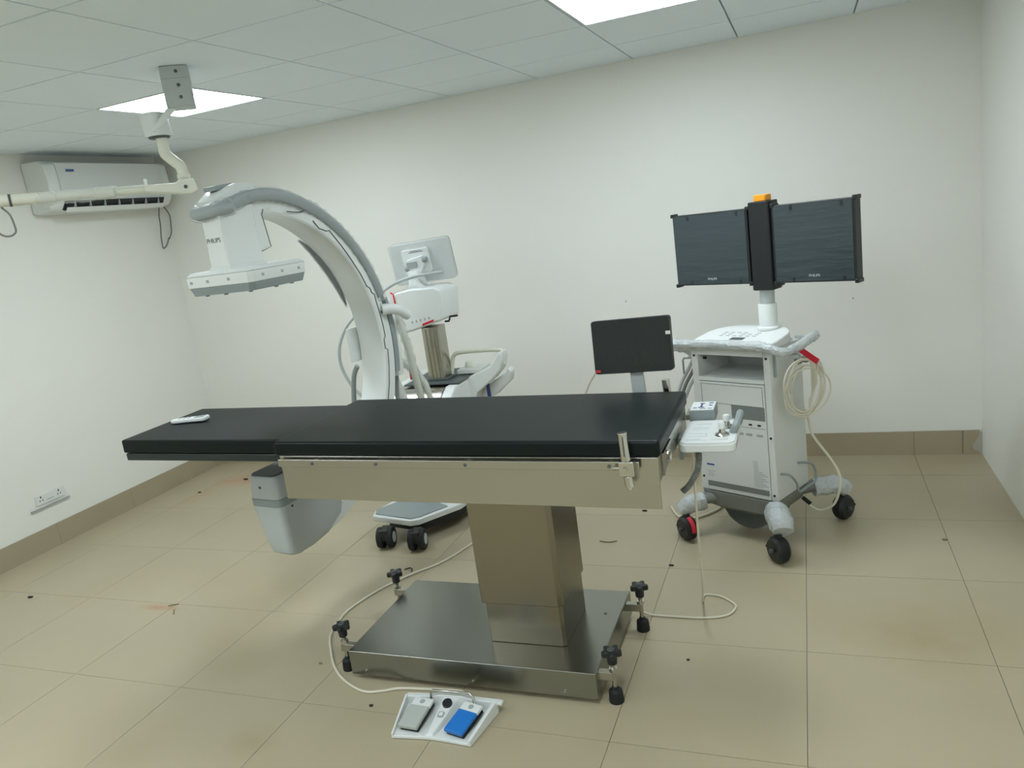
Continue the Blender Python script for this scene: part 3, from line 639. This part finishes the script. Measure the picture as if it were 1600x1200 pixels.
for a in ((-.06, .03, .066, .069), (-.05, .02, .075, .077)):
    obj('vent_slot', sx(box(B(), a[0], a[1], -.0235, -.022, a[2], a[3])), 'print_dark', tsb, smooth=False)
obj('screen_cable', tube(B(), [(-1.45, -.82, 1.437), (-1.54, -.86, 1.436), (-1.62, -.89, 1.430), (-1.70, -.89, 1.415), (-1.77, -.87, 1.395), (-1.835, -.88, 1.365), (-1.86, -.95, 1.34)], .010, 10), 'pale_grey', ca)

# ------------------------------------------------------------ monitor trolley
mc = thing('monitor_trolley', 'white medical monitor trolley with two dark screens on a column beside the table', 'trolley', (-.040, -1.127, 0), rotz=R(-26.74))
W, D = .414, .30
ZB, ZT = .232, .958
# cabinet: shell panels around an open shelf
sh = B()
box(sh, .0, .036, .0, D, ZB, ZT); box(sh, W - .032, W, .0, D, ZB, ZT); box(sh, .036, W - .032, D - .02, D, ZB, ZT)
obj('cabinet', sh, 'white_metal', mc, local=True, bevel=.004, seg=3)
obj('top_rail', box(B(), .0362, W - .0322, .0, .018, .928, ZT), 'white_metal', mc, local=True)
obj('cabinet_roof', box(B(), .0362, W - .0322, .018, D - .02, .945, ZT), 'cavity_paint', mc, local=True)
obj('shelf', box(B(), .0362, W - .0322, .0, D - .02, .800, .818), 'white_metal', mc, local=True)
fp_ = obj('front_panel', box(B(), .0365, W - .0325, -.004, .012, ZB + .004, .796), 'white_metal', mc, local=True, bevel=.0015)
for x, z in ((.017, .922), (W - .016, .922), (W - .016, .545), (.017, .30), (W - .016, .262)):
    obj('screw', cyl(B(), (x, .0, z), (x, -.0025, z), .006), 'black_plastic', mc, local=True)
obj('shelf_port', cyl(B(), (.050, .05, .90), (.0365, .05, .90), .007), 'black_plastic', mc, local=True)
def outline(x0, x1, z0, z1, y, th, parent, m='groove_dark'):
    bm = B()
    for a in ((x0, x1, z0, z0 + th), (x0, x1, z1 - th, z1), (x0, x0 + th, z0 + th, z1 - th), (x1 - th, x1, z0 + th, z1 - th)): box(bm, a[0], a[1], y - .0006, y + .0002, a[2], a[3])
    return obj('drawer_seam', bm, m, parent, local=True, smooth=False)
outline(.046, .372, .690, .786, -.0042, .0018, fp_)
def vent(x0, x1, z0, z1, rows, name='vent'):
    v = obj(name, box(B(), x0, x1, -.0052, -.0042, z0, z1), 'mesh_vent', fp_, local=True, smooth=False)
    bm = B(); dz = (z1 - z0) / rows; nx = int((x1 - x0) / dz)
    for r_ in range(rows):
        for c_ in range(nx):
            cx_ = x0 + (c_ + .5 + (.5 if r_ % 2 else 0)) * (x1 - x0) / (nx + .5); cz_ = z0 + (r_ + .5) * dz; q = dz * .33
            vs = [bm.verts.new((cx_ + q * math.cos(k * math.pi / 3), -.0056, cz_ + q * math.sin(k * math.pi / 3))) for k in range(6)]
            bm.faces.new(vs)
    o = obj('vent_holes', bm, 'dark_grey', fp_, local=True, smooth=False); o['kind'] = 'stuff'
vent(.205, .378, .625, .690, 9)
vent(.042, .376, .256, .284, 5)
obj('port_strip', box(B(), .222, .376, -.0052, -.0042, .585, .588), 'print_grey', fp_, local=True, smooth=False)
for x in (.30, .345): obj('socket', box(B(), x - .008, x + .008, -.0065, -.0042, .598, .606), 'black_plastic', fp_, local=True, smooth=False)
for x in (.245, .29, .345): obj('connector', prism(B(), rrect(x - .016, x + .016, .546, .558, .005, 3), XZ, -.0065, -.0042), 'print_grey', fp_, local=True)
obj('blue_label', box(B(), .042, .085, -.0050, -.0042, .365, .374), 'print_blue', fp_, local=True, smooth=False)
for k in range(4): obj('label_line', box(B(), .045, .085 - .01 * (k % 2), -.0048, -.0042, .335 - k * .009, .337 - k * .009), 'print_grey', fp_, local=True, smooth=False)
for k in range(16): obj('label_line', box(B(), .300, .345 + .03 * ((k * 7) % 3) / 2 if k > 5 else .325, -.0048, -.0042, .420 - k * .0085, .4225 - k * .0085), 'print_grey', fp_, local=True, smooth=False)
# chassis and legs
ch = obj('chassis', loft([(.135, .06, W - .05, .02, D - .02, .04), (.16, .02, W - .02, -.01, D, .04), (.225, .0, W, -.012, D + .006, .03), (.231, .0, W, -.012, D + .006, .03)]), 'chassis_grey', mc, local=True)
obj('transformer_bowl', prism(B(), [(.10 + .26 * k / 10, .136 - .085 * math.sin(math.pi * k / 10) ** .6) for k in range(11)], XZ, .03, .22), 'dark_grey', mc, local=True)
legs = [((.07, .03, .19), (-.03, -.10, .168)), ((.36, .04, .20), (.478, -.10, .19)), ((.35, .26, .19), (.50, .42, .195)), ((.06, .26, .19), (-.02, .42, .19))]
for k, (a, b) in enumerate(legs):
    lg = obj('leg', tube(B(), [a, ((a[0] + b[0]) / 2, (a[1] + b[1]) / 2, (a[2] + b[2]) / 2 + .01), b], lambda t: .040 - .006 * t, 12, 5, flat=.8), 'chassis_grey', mc, local=True)
    mid = [(a[0] + (b[0] - a[0]) * t, a[1] + (b[1] - a[1]) * t, a[2] + (b[2] - a[2]) * t) for t in (.45, .7, .95)]
    end = (b[0] + (b[0] - a[0]) * .22, b[1] + (b[1] - a[1]) * .22, b[2] - .035)
    rr_ = .056 if k == 1 else .046
    obj('leg_wrap', tube(B(), mid + [end], lambda t, q=rr_: q * (1.0 - .35 * max(0, t - .8) * 5 * .6), 12, 5, jitter=.10), 'thick_wrap', lg, local=True)
def big_caster(x, y, ang, brake, leg_z=.14):
    r_, w_ = .063, .062; c, s = math.cos(ang), math.sin(ang)
    root = obj('caster', cyl(B(), (x, y, .10), (x, y, leg_z), .018), 'black_plastic', mc, local=True)
    p = Vector((x, y, r_)); d = Vector((c, s, 0)) * w_ / 2
    obj('wheel', cyl(B(), p - d * .55, p + d * .55, r_, seg=32), 'black_rubber', root, local=True, bevel=.005)
    # twin hub cover shaped as a hood
    for sg in (-1, 1):
        obj('hub_cover', cyl(B(), p + d * sg * .56, p + d * sg * 1.0, r_ * .97, r_ * .80, seg=32), 'black_plastic', root, local=True)
        obj('axle_cap', cyl(B(), p + d * sg * 1.0, p + d * sg * 1.5, r_ * .16, seg=14), 'dark_grey', root, local=True)
    q = Vector((-s, c, 0))
    bx_ = box(B(), -.016, .016, r_ * .75, r_ * 1.35, r_ * .7, r_ * .9, Matrix.Translation((x, y, 0)) @ Matrix.Rotation(ang, 4, 'Z'))
    obj('brake_pedal', bx_, 'black_plastic', root, local=True, bevel=.003)
    if brake:
        n = Vector((-s, c, 0)) * -1
        bm = B(); pts = []
        tube(bm, [p + n * (r_ * math.cos(R(a))) * 1.03 + Vector((0, 0, r_ * math.sin(R(a)))) * 1.03 for a in (70, 45, 20, -5)], .012, 8, 4, flat=.5)
        obj('red_brake', bm, 'red_tag', root, local=True)
big_caster(-.015, -.135, R(66), True); big_caster(.475, -.128, R(62), False); big_caster(.51, .452, R(-8), False, .15); big_caster(-.02, .452, R(10), False, .15)
# top cover, keyboard area
top_poly = [(.0, -.012), (W, -.012), (W + .012, .06), (W + .010, .15)] + [(W / 2 + (W / 2 + .010) * math.cos(R(a)), .15 + .17 * math.sin(R(a))) for a in range(10, 171, 16)] + [(-.010, .15), (-.012, .06)]
tcv = B(); lo = [tcv.verts.new((a, b, .959)) for a, b in top_poly]; hi = [tcv.verts.new((W / 2 + (a - W / 2) * .985, .1 + (b - .1) * .985, .985 + .036 * (b + .012) / .33)) for a, b in top_poly]
tcv.faces.new(lo[::-1]); tcv.faces.new(hi); n_ = len(top_poly)
for i in range(n_): tcv.faces.new((lo[i], lo[(i + 1) % n_], hi[(i + 1) % n_], hi[i]))
tc_ = obj('top_cover', tcv, 'white_plastic', mc, local=True, bevel=.006, seg=3)
TS = Matrix.Translation((0, -.012, .9855)) @ Matrix.Rotation(math.atan(.036 / .33), 4, 'X') @ Matrix.Translation((0, .012, 0))
def mark(x0, x1, y0, y1, m='print_grey'):
    return obj('key_print', box(B(), x0, x1, y0, y1, .0, .0008, TS), m, tc_, local=True, smooth=False)
mark(.18, .25, .055, .09, 'print_dark')
for r_ in range(3):
    for k in range(6):
        if (r_, k) in ((1, 2), (2, 4)): continue
        mark(.095 + k * .035, .115 + k * .035, .11 + r_ * .025, .118 + r_ * .025, 'print_grey')
# handle bar in bubble wrap
hb_ = [(-.085, -.02, .985), (-.07, -.040, .986), (.10, -.045, .990), (.38, -.045, .990), (.445, -.048, .980), (.495, -.030, .962), (.507, .06, .962), (.500, .22, .972), (.490, .29, .975)]
hbar = obj('handle_bar', tube(B(), hb_, .011, 10, 6), 'grey_plastic', mc, local=True)
obj('handle_wrap', tube(B(), hb_, .021, 12, 8, jitter=.16), 'thick_wrap', hbar, local=True)
for x in (.03, W - .03): obj('handle_bracket', box(B(), x - .01, x + .01, -.045, .0, .968, .982), 'pale_grey', hbar, local=True)
obj('handle_bracket', box(B(), W, .50, .24, .26, .966, .98), 'pale_grey', hbar, local=True)
tgb = box(B(), -.055, .055, -.001, .001, -.014, .014, Matrix.Translation((.505, .18, .905)) @ Matrix.Rotation(R(33), 4, 'Y'))
obj('red_tag', tgb, 'red_tag', mc, local=True, smooth=False)
# cable coil on a hook of the right side
obj('cable_hook', tube(B(), [(W + .001, .20, .90), (W + .03, .20, .905), (W + .05, .20, .885), (W + .075, .20, .885), (W + .085, .20, .905)], .006), 'grey_plastic', mc, local=True)
obj('side_rod', cyl(B(), (W + .008, .035, .83), (W + .008, .035, .95), .005), 'grey_plastic', mc, local=True)
cl = B()
for k in range(7):
    ox, oz = random.uniform(.0, .016), random.uniform(-.022, .012); q = 1 + random.uniform(-.34, .10); rz = .128 + random.uniform(-.030, .014)
    pts = [(.482 + ox + .044 * q * math.cos(R(a)), .165 + .008 * k - .02 + .115 * q * math.cos(R(a)) + .010 * math.sin(R(a * 2 + k * 40)), .752 + oz + rz * math.sin(R(a))) for a in range(90, 451, 24)]
    tube(cl, pts, .0040, 7, 3)
for k in range(4):
    tube(cl, [(.505 + .007 * k, .205 + .01 * k, .875), (.503 + .008 * k, .21, .80), (.497 + .008 * k, .215, .70 + .02 * k), (.488, .20, .645 + .012 * k)], .0038, 7, 4)
obj('cable_coil', cl, 'cable_cream', mc, local=True)
obj('coil_tie', tube(B(), [(.470, .14, .880), (.482, .17, .886), (.492, .20, .880)], .016, 10, 4, jitter=.12), 'cable_grey', mc, local=True)
obj('coil_tail', tube(B(), [(.51, .25, .87), (.53, .25, .85), (.545, .25, .80)], .004), 'cable_cream', mc, local=True)
obj('power_cable', tube(B(), [(.462, .20, .64), (.46, .24, .575), (.473, .25, .495), (.561, .25, .38), (.597, .25, .29), (.567, .25, .171), (.501, .25, .118), (.45, .25, .125), (.425, .25, .15)], .006, 9, 6), 'cable_cream', mc, local=True)
obj('cable_grommet', cyl(B(), (W - .01, .25, .165), (W + .03, .25, .14), .010), 'black_rubber', mc, local=True)
obj('foot_hook', tube(B(), [(W, .04, .360), (W + .03, .045, .362), (W + .045, .06, .345), (W + .045, .10, .30), (W + .045, .12, .252), (W + .045, .20, .25), (W + .045, .275, .252), (W + .045, .285, .30), (W + .035, .265, .345), (W, .20, .365)], .006, 10, 5), 'grey_plastic', mc, local=True)
# bundled tubes on the left side hooks
for k, (dx, dz) in enumerate(((0, 0), (.022, -.012), (.040, -.030))):
    obj('side_tube', tube(B(), [(-.165 + dx, .10, .70 + dz), (-.135 + dx, .10, .76 + dz), (-.085 + dx, .10, .835 + dz), (-.055 + dx * .6, .10, .89 + dz), (-.045 + dx * .5, .10, .93 + dz)], .009, 9, 5), 'cable_grey' if k % 2 else 'pale_grey', mc, local=True)
obj('foam_sleeve', tube(B(), [(-.085, -.01, .975), (-.075, .03, .955), (-.06, .07, .935), (-.05, .09, .90)], lambda t: .032 - .010 * t, 12, 6, jitter=.15), 'thick_wrap', mc, local=True)
obj('side_hook', tube(B(), [(.0, .10, .87), (-.06, .09, .885), (-.105, .085, .882), (-.112, .085, .87), (-.112, .085, .80)], .005, 8, 1, smooth=False), 'grey_plastic', mc, local=True)
# column with beacon
CXL, CYL = .286, .240
obj('column_collar', lathe(B(), [(.052, 1.010), (.052, 1.022), (.043, 1.028), (.043, 1.128), (.040, 1.134)], (CXL, CYL, 0), 32), 'white_plastic', mc, local=True)
obj('column_pole', lathe(B(), [(.034, 1.134), (.034, 1.215)], (CXL + .003, CYL, 0), 28), 'pale_grey', mc, local=True)
hub = obj('column_hub', prism(B(), rrect(CXL - .048, CXL + .062, CYL - .050, CYL + .05, .02), XY, 1.202, 1.610), 'black_plastic', mc, local=True, bevel=.004)
obj('hub_step', prism(B(), rrect(CXL - .040, CXL + .080, CYL - .03, CYL + .04, .015), XY, 1.215, 1.585), 'black_plastic', hub, local=True, bevel=.003)
bc = obj('beacon', prism(B(), rrect(CXL - .025, CXL + .040, CYL - .03, CYL + .03, .012), XY, 1.610, 1.640), 'amber_lens', mc, local=True, bevel=.004)
def display(x0, x1, z0, z1, y, name_text, th=.05):
    cs_ = obj('display', box(B(), x0, x1, y, y + th, z0, z1), 'black_plastic', mc, local=True, bevel=.004)
    obj('screen', box(B(), x0 + .006, x1 - .010, y - .002, y - .0005, z0 + .006, z1 - .006), 'screen_film', cs_, local=True)
    for xx in (x0, x1):
        for zz in (z0, z1): obj('corner_guard', box(B(), xx - .009, xx + .009, y - .004, y + th * .8, zz - .009, zz + .009), 'black_plastic', cs_, local=True, bevel=.003)
    for xx in (x0 + .09, x1 - .055):
        for zz in (z0 + .016, z1 - .018): obj('film_clip', box(B(), xx - .006, xx + .006, y - .004, y - .002, zz - .009, zz + .009), 'black_plastic', cs_, local=True)
    text('brand_lettering', 'PHILIPS', .016, basis(((x0 + x1) / 2, y - .0028, z0 + .030), (1, 0, 0), (0, 0, 1), (0, -1, 0)), 'pale_grey', cs_)
display(-.180, CXL - .050, 1.234, 1.585, .195, 'PHILIPS')
display(.362, .735, 1.234, 1.585, .195, 'PHILIPS', .06)
obj('display_arm', box(B(), CXL - .10, .45, .262, .285, 1.36, 1.44), 'black_plastic', mc, local=True)

# beige cables behind the panel, between table and trolley
tag(obj('floor_lead', tube(B(), [(-.26, -.85, .008), (-.20, -.98, .008), (-.12, -1.0, .008), (-.02, -.90, .008), (.08, -.70, .008)], .007), 'cable_cream'), 'beige cable lying on the floor left of the trolley, seen under the table edge', 'cable')

# ------------------------------------------------------------ air conditioner on the left wall
ac = thing('air_conditioner', 'white split air conditioner with blue badge high on the left wall', 'air conditioner', (XL, -.62, 2.10))
sec_ac = [(XL + .002, 2.44), (XL + .155, 2.435), (XL + .205, 2.41), (XL + .215, 2.30), (XL + .205, 2.175), (XL + .165, 2.125), (XL + .06, 2.105), (XL + .002, 2.12)]
obj('casing', prism(B(), sec_ac, XZ, -1.14, -.115), 'white_plastic', ac, bevel=.012, seg=3)
fr_ = [(XL + .2065, 2.412), (XL + .2175, 2.30), (XL + .2085, 2.195), (XL + .213, 2.192), (XL + .223, 2.30), (XL + .212, 2.417)]
fpn = obj('front_panel', prism(B(), fr_, XZ, -1.065, -.185), 'white_metal', ac)
obj('badge', box(B(), XL + .2205, XL + .2235, -1.00, -.94, 2.362, 2.376, Matrix.Identity(4)), 'print_blue', fpn, smooth=False)
lv_ = obj('outlet', prism(B(), [(XL + .195, 2.180), (XL + .2105, 2.178), (XL + .177, 2.119), (XL + .160, 2.126)], XZ, -1.05, -.20), 'black_plastic', ac)
obj('louver', prism(B(), [(XL + .198, 2.136), (XL + .207, 2.136), (XL + .186, 2.106), (XL + .177, 2.110)], XZ, -1.04, -.21), 'white_plastic', ac)
for k in range(7): obj('vane', box(B(), XL + .186, XL + .209, -.98 + k * .12, -.974 + k * .12, 2.138, 2.176), 'pale_grey', lv_)
obj('wiring', tube(B(), [(-4.05, -.17, 2.118), (-4.09, -.15, 2.05), (-4.11, -.136, 1.985), (-4.12, -.145, 1.90), (-4.12, -.150, 1.812), (-4.12, -.11, 1.83), (-4.12, -.07, 1.885)], .005), 'cable_grey', ac)
obj('wiring', tube(B(), [(-4.06, -.125, 2.13), (-4.08, -.055, 2.06), (-4.11, -.03, 1.98), (-4.12, -.035, 1.92), (-4.12, -.07, 1.875)], .005), 'cable_grey', ac)

# ------------------------------------------------------------ ceiling arm
ar = thing('ceiling_boom', 'white jointed ceiling arm with mount box hanging in front of the lit panel', 'ceiling arm', (-1.945, -2.075, H))
va = Vector((-.62, .78, 0)).normalized(); vr = Vector((.78, .62, 0)).normalized()      # box axes
MB_ = basis((-1.945, -2.075, 0), vr, va, (0, 0, 1))
mb = obj('mount_box', box(B(), -.057, .057, -.05, .05, 2.332, H, MB_), 'pale_grey', ar, bevel=.008, seg=3)
for z in (2.475, 2.42, 2.372):
    q = MB_ @ Vector((.008, -.0515, z)); q2 = MB_ @ Vector((.008, -.049, z)); obj('screw', cyl(B(), q2, q, .007), 'dark_grey', mb)
obj('cover_seam', box(B(), -.058, .058, -.0508, -.0495, 2.447, 2.449, MB_), 'print_grey', mb)
hs_ = obj('spring_housing', loft([(2.234, -2.108, -2.012, -2.168, -2.072, .03), (2.33, -2.118, -2.022, -2.168, -2.072, .03)]), 'white_plastic', ar)
obj('link_arm', cyl(B(), (-1.965, -2.10, 2.345), (-2.048, -2.165, 2.250), .015, .013), 'white_plastic', ar)
obj('joint_ring', lathe(B(), [(.040, 2.226), (.044, 2.229), (.044, 2.234)], (-2.060, -2.12, 0), 24), 'dark_grey', ar)
obj('bent_pipe', tube(B(), [(-2.054, -2.116, 2.230), (-2.054, -2.116, 2.19), (-2.054, -2.116, 2.165), (-2.046, -2.108, 2.148), (-2.028, -2.093, 2.122), (-2.018, -2.083, 2.108), (-2.014, -2.079, 2.085), (-2.013, -2.078, 2.045)], .0235, 16, 4), 'ivory_plastic', ar)
obj('pipe_collar', lathe(B(), [(.027, 2.052), (.028, 2.055), (.028, 2.068), (.025, 2.072)], (-2.013, -2.078, 0), 20), 'ivory_plastic', ar)
d_ = Vector((-.434, -.510, 0)).normalized(); nrm = Vector((-d_.y, d_.x, 0))
el = Vector((-1.998, -2.095, 0))
MA = basis(el, d_, nrm, (0, 0, 1))       # x along the arm
kn = obj('knuckle', prism(B(), [(-.035, 2.045), (.02, 2.047), (.045, 2.03), (.05, 1.995), (.03, 1.985), (-.02, 1.985), (-.045, 1.995), (-.042, 2.02)], lambda a, b, c: MA @ Vector((a, c, b)), -.032, .032), 'ivory_plastic', ar, bevel=.008, seg=3)
ta = [(-.005, 2.034), (.03, 2.032), (.17, 2.034), (.17, 2.006), (.06, 1.990), (0, 1.988), (-.018, 2.0), (-.02, 2.022)]
obj('arm_root', prism(B(), ta, lambda a, b, c: MA @ Vector((a, c, b)), -.034, .034), 'ivory_plastic', ar, bevel=.008, seg=3)
obj('pivot_screw', cyl(B(), MA @ Vector((.006, .0335, 2.012)), MA @ Vector((.006, .0365, 2.012)), .008), 'dark_grey', ar)
obj('pivot_screw', cyl(B(), MA @ Vector((.006, -.0335, 2.012)), MA @ Vector((.006, -.0365, 2.012)), .008), 'dark_grey', ar)
obj('arm_tube', cyl(B(), MA @ Vector((.165, 0, 2.020)), MA @ Vector((.62, 0, 2.027)), .0185, seg=20), 'ivory_plastic', ar)
obj('arm_sleeve', cyl(B(), MA @ Vector((.285, 0, 2.0215)), MA @ Vector((.36, 0, 2.0225)), .024, seg=20), 'ivory_plastic', ar, bevel=.004)
obj('arm_wrap', tube(B(), [MA @ Vector((.27 + .012 * k, random.uniform(-.002, .002), 2.021)) for k in range(26)], .027, 12, 1, jitter=.14, smooth=False), 'clear_film', ar)
obj('outer_tube', cyl(B(), MA @ Vector((.50, 0, 2.025)), MA @ Vector((.80, 0, 2.031)), .023, seg=20), 'ivory_plastic', ar, bevel=.003)
obj('dark_ring', cyl(B(), MA @ Vector((.655, 0, 2.028)), MA @ Vector((.664, 0, 2.0282)), .0245, seg=20), 'dark_grey', ar)
obj('end_joint', box(B(), .80, .86, -.03, .03, 2.0, 2.062, MA), 'ivory_plastic', ar, bevel=.01, seg=3)
obj('loose_wire', tube(B(), [(-2.450, -2.622, 2.012), (-2.461, -2.614, 2.005), (-2.449, -2.598, 1.976), (-2.444, -2.594, 1.935), (-2.446, -2.595, 1.905), (-2.461, -2.615, 1.892), (-2.480, -2.636, 1.905), (-2.50, -2.66, 1.96)], .004), 'cable_grey', ar)
obj('paper_tag', box(B(), .150, .163, -.001, .001, 2.035, 2.062, MA), 'white_plastic', ar, smooth=False)

# ------------------------------------------------------------ wall socket
ws = thing('wall_socket', 'white double wall socket with trunking strip low on the left wall', 'socket', (XL, -1.55, .27))
pl = obj('plate', box(B(), XL + .001, XL + .010, -1.652, -1.452, .300, .362), 'white_plastic', ws, bevel=.002)
obj('strip', box(B(), XL + .001, XL + .013, -1.70, -1.42, .272, .281), 'print_grey', ws)
for y in (-1.615, -1.487):
    for dy, dz, s_ in ((0, .016, .006), (-.010, -.006, .0045), (.010, -.006, .0045)):
        obj('pin_hole', box(B(), XL + .0098, XL + .0105, y + dy - s_ * .7, y + dy + s_ * .7, .331 + dz - s_, .331 + dz + s_), 'black_plastic', pl, smooth=False)
obj('rocker', box(B(), XL + .010, XL + .0125, -1.575, -1.53, .318, .322), 'print_grey', pl)

# ------------------------------------------------------------ scraps on the floor
def chip(x, y, r, m, label, h=.006):
    bm = B(); n = 7; poly = []
    for k in range(n):
        a = 2 * math.pi * k / n; q = r * random.uniform(.6, 1.15); poly.append((x + q * math.cos(a), y + q * .6 * math.sin(a)))
    prism(bm, poly, XY, .0003, h)
    tag(obj('floor_scrap', bm, m, smooth=False), label, 'scrap', 'scraps on the floor')
chip(-3.721 + .12, -2.211, .018, 'debris_dark', 'dark crumb on the floor near the left edge of the picture')
chip(-3.595, -.40, .022, 'debris_dark', 'dark crumb on the floor below the left end of the mattress, near the back wall')
chip(-3.80, -.67, .016, 'debris_dark', 'small dark crumb on the floor by the left skirting')
chip(-1.43, -2.478, .010, 'debris_dark', 'dark crumb beside the left front levelling foot')
chip(-1.455, -2.527, .008, 'debris_brown', 'tiny brown crumb left of the dark one by the levelling foot')
chip(-1.082, -2.742, .010, 'debris_dark', 'dark crumb on the floor just left of the foot pedal')
chip(-.153, -1.535, .012, 'debris_dark', 'dark crumb on the tile joint in front of the red braked wheel')
chip(-.40, -.90, .016, 'debris_dark', 'dark scrap under the table edge, left of the trolley')
chip(1.033, -1.181, .014, 'debris_brown', 'brown scrap on the bare tiles right of the trolley')
chip(.024, -2.283, .006, 'debris_dark', 'tiny dark crumb on the tile right of the table base')
tag(obj('floor_scrap', tube(B(), [(-1.50, -1.70, .004), (-1.475, -1.685, .007), (-1.455, -1.70, .006), (-1.45, -1.72, .004)], .003, 6), 'debris_dark'), 'curled dark wire scrap behind the table base plate', 'scrap', 'scraps on the floor')
tag(obj('floor_scrap', tube(B(), [(-.56, -1.30, .004), (-.51, -1.31, .004), (-.47, -1.295, .004)], .003, 6), 'debris_brown'), 'thin brown straw on the floor right of the column', 'scrap', 'scraps on the floor')
for x, y, a in ((-2.59, -2.18, .5), (-2.53, -2.24, 2.3)):
    tag(obj('floor_scrap', tube(B(), [(x - .025 * math.cos(a), y - .025 * math.sin(a), .003), (x, y, .004), (x + .025 * math.cos(a), y + .025 * math.sin(a), .003)], .003, 6), 'debris_brown'),
        'brown splinter beside the red dust streak on the floor, ' + ('left of the two' if x < -2.56 else 'right of the two'), 'scrap', 'scraps on the floor')
for x, z, q in ((-.589, 1.062, 'left'), (.747, .964, 'right')):
    tag(obj('wall_plug', cyl(B(), (x, -.0005, z), (x, -.002, z), .005), 'print_grey'), 'small grey screw plug in the back wall, ' + ('above the touchscreen' if q == 'left' else 'right of the twin screens'), 'wall plug')
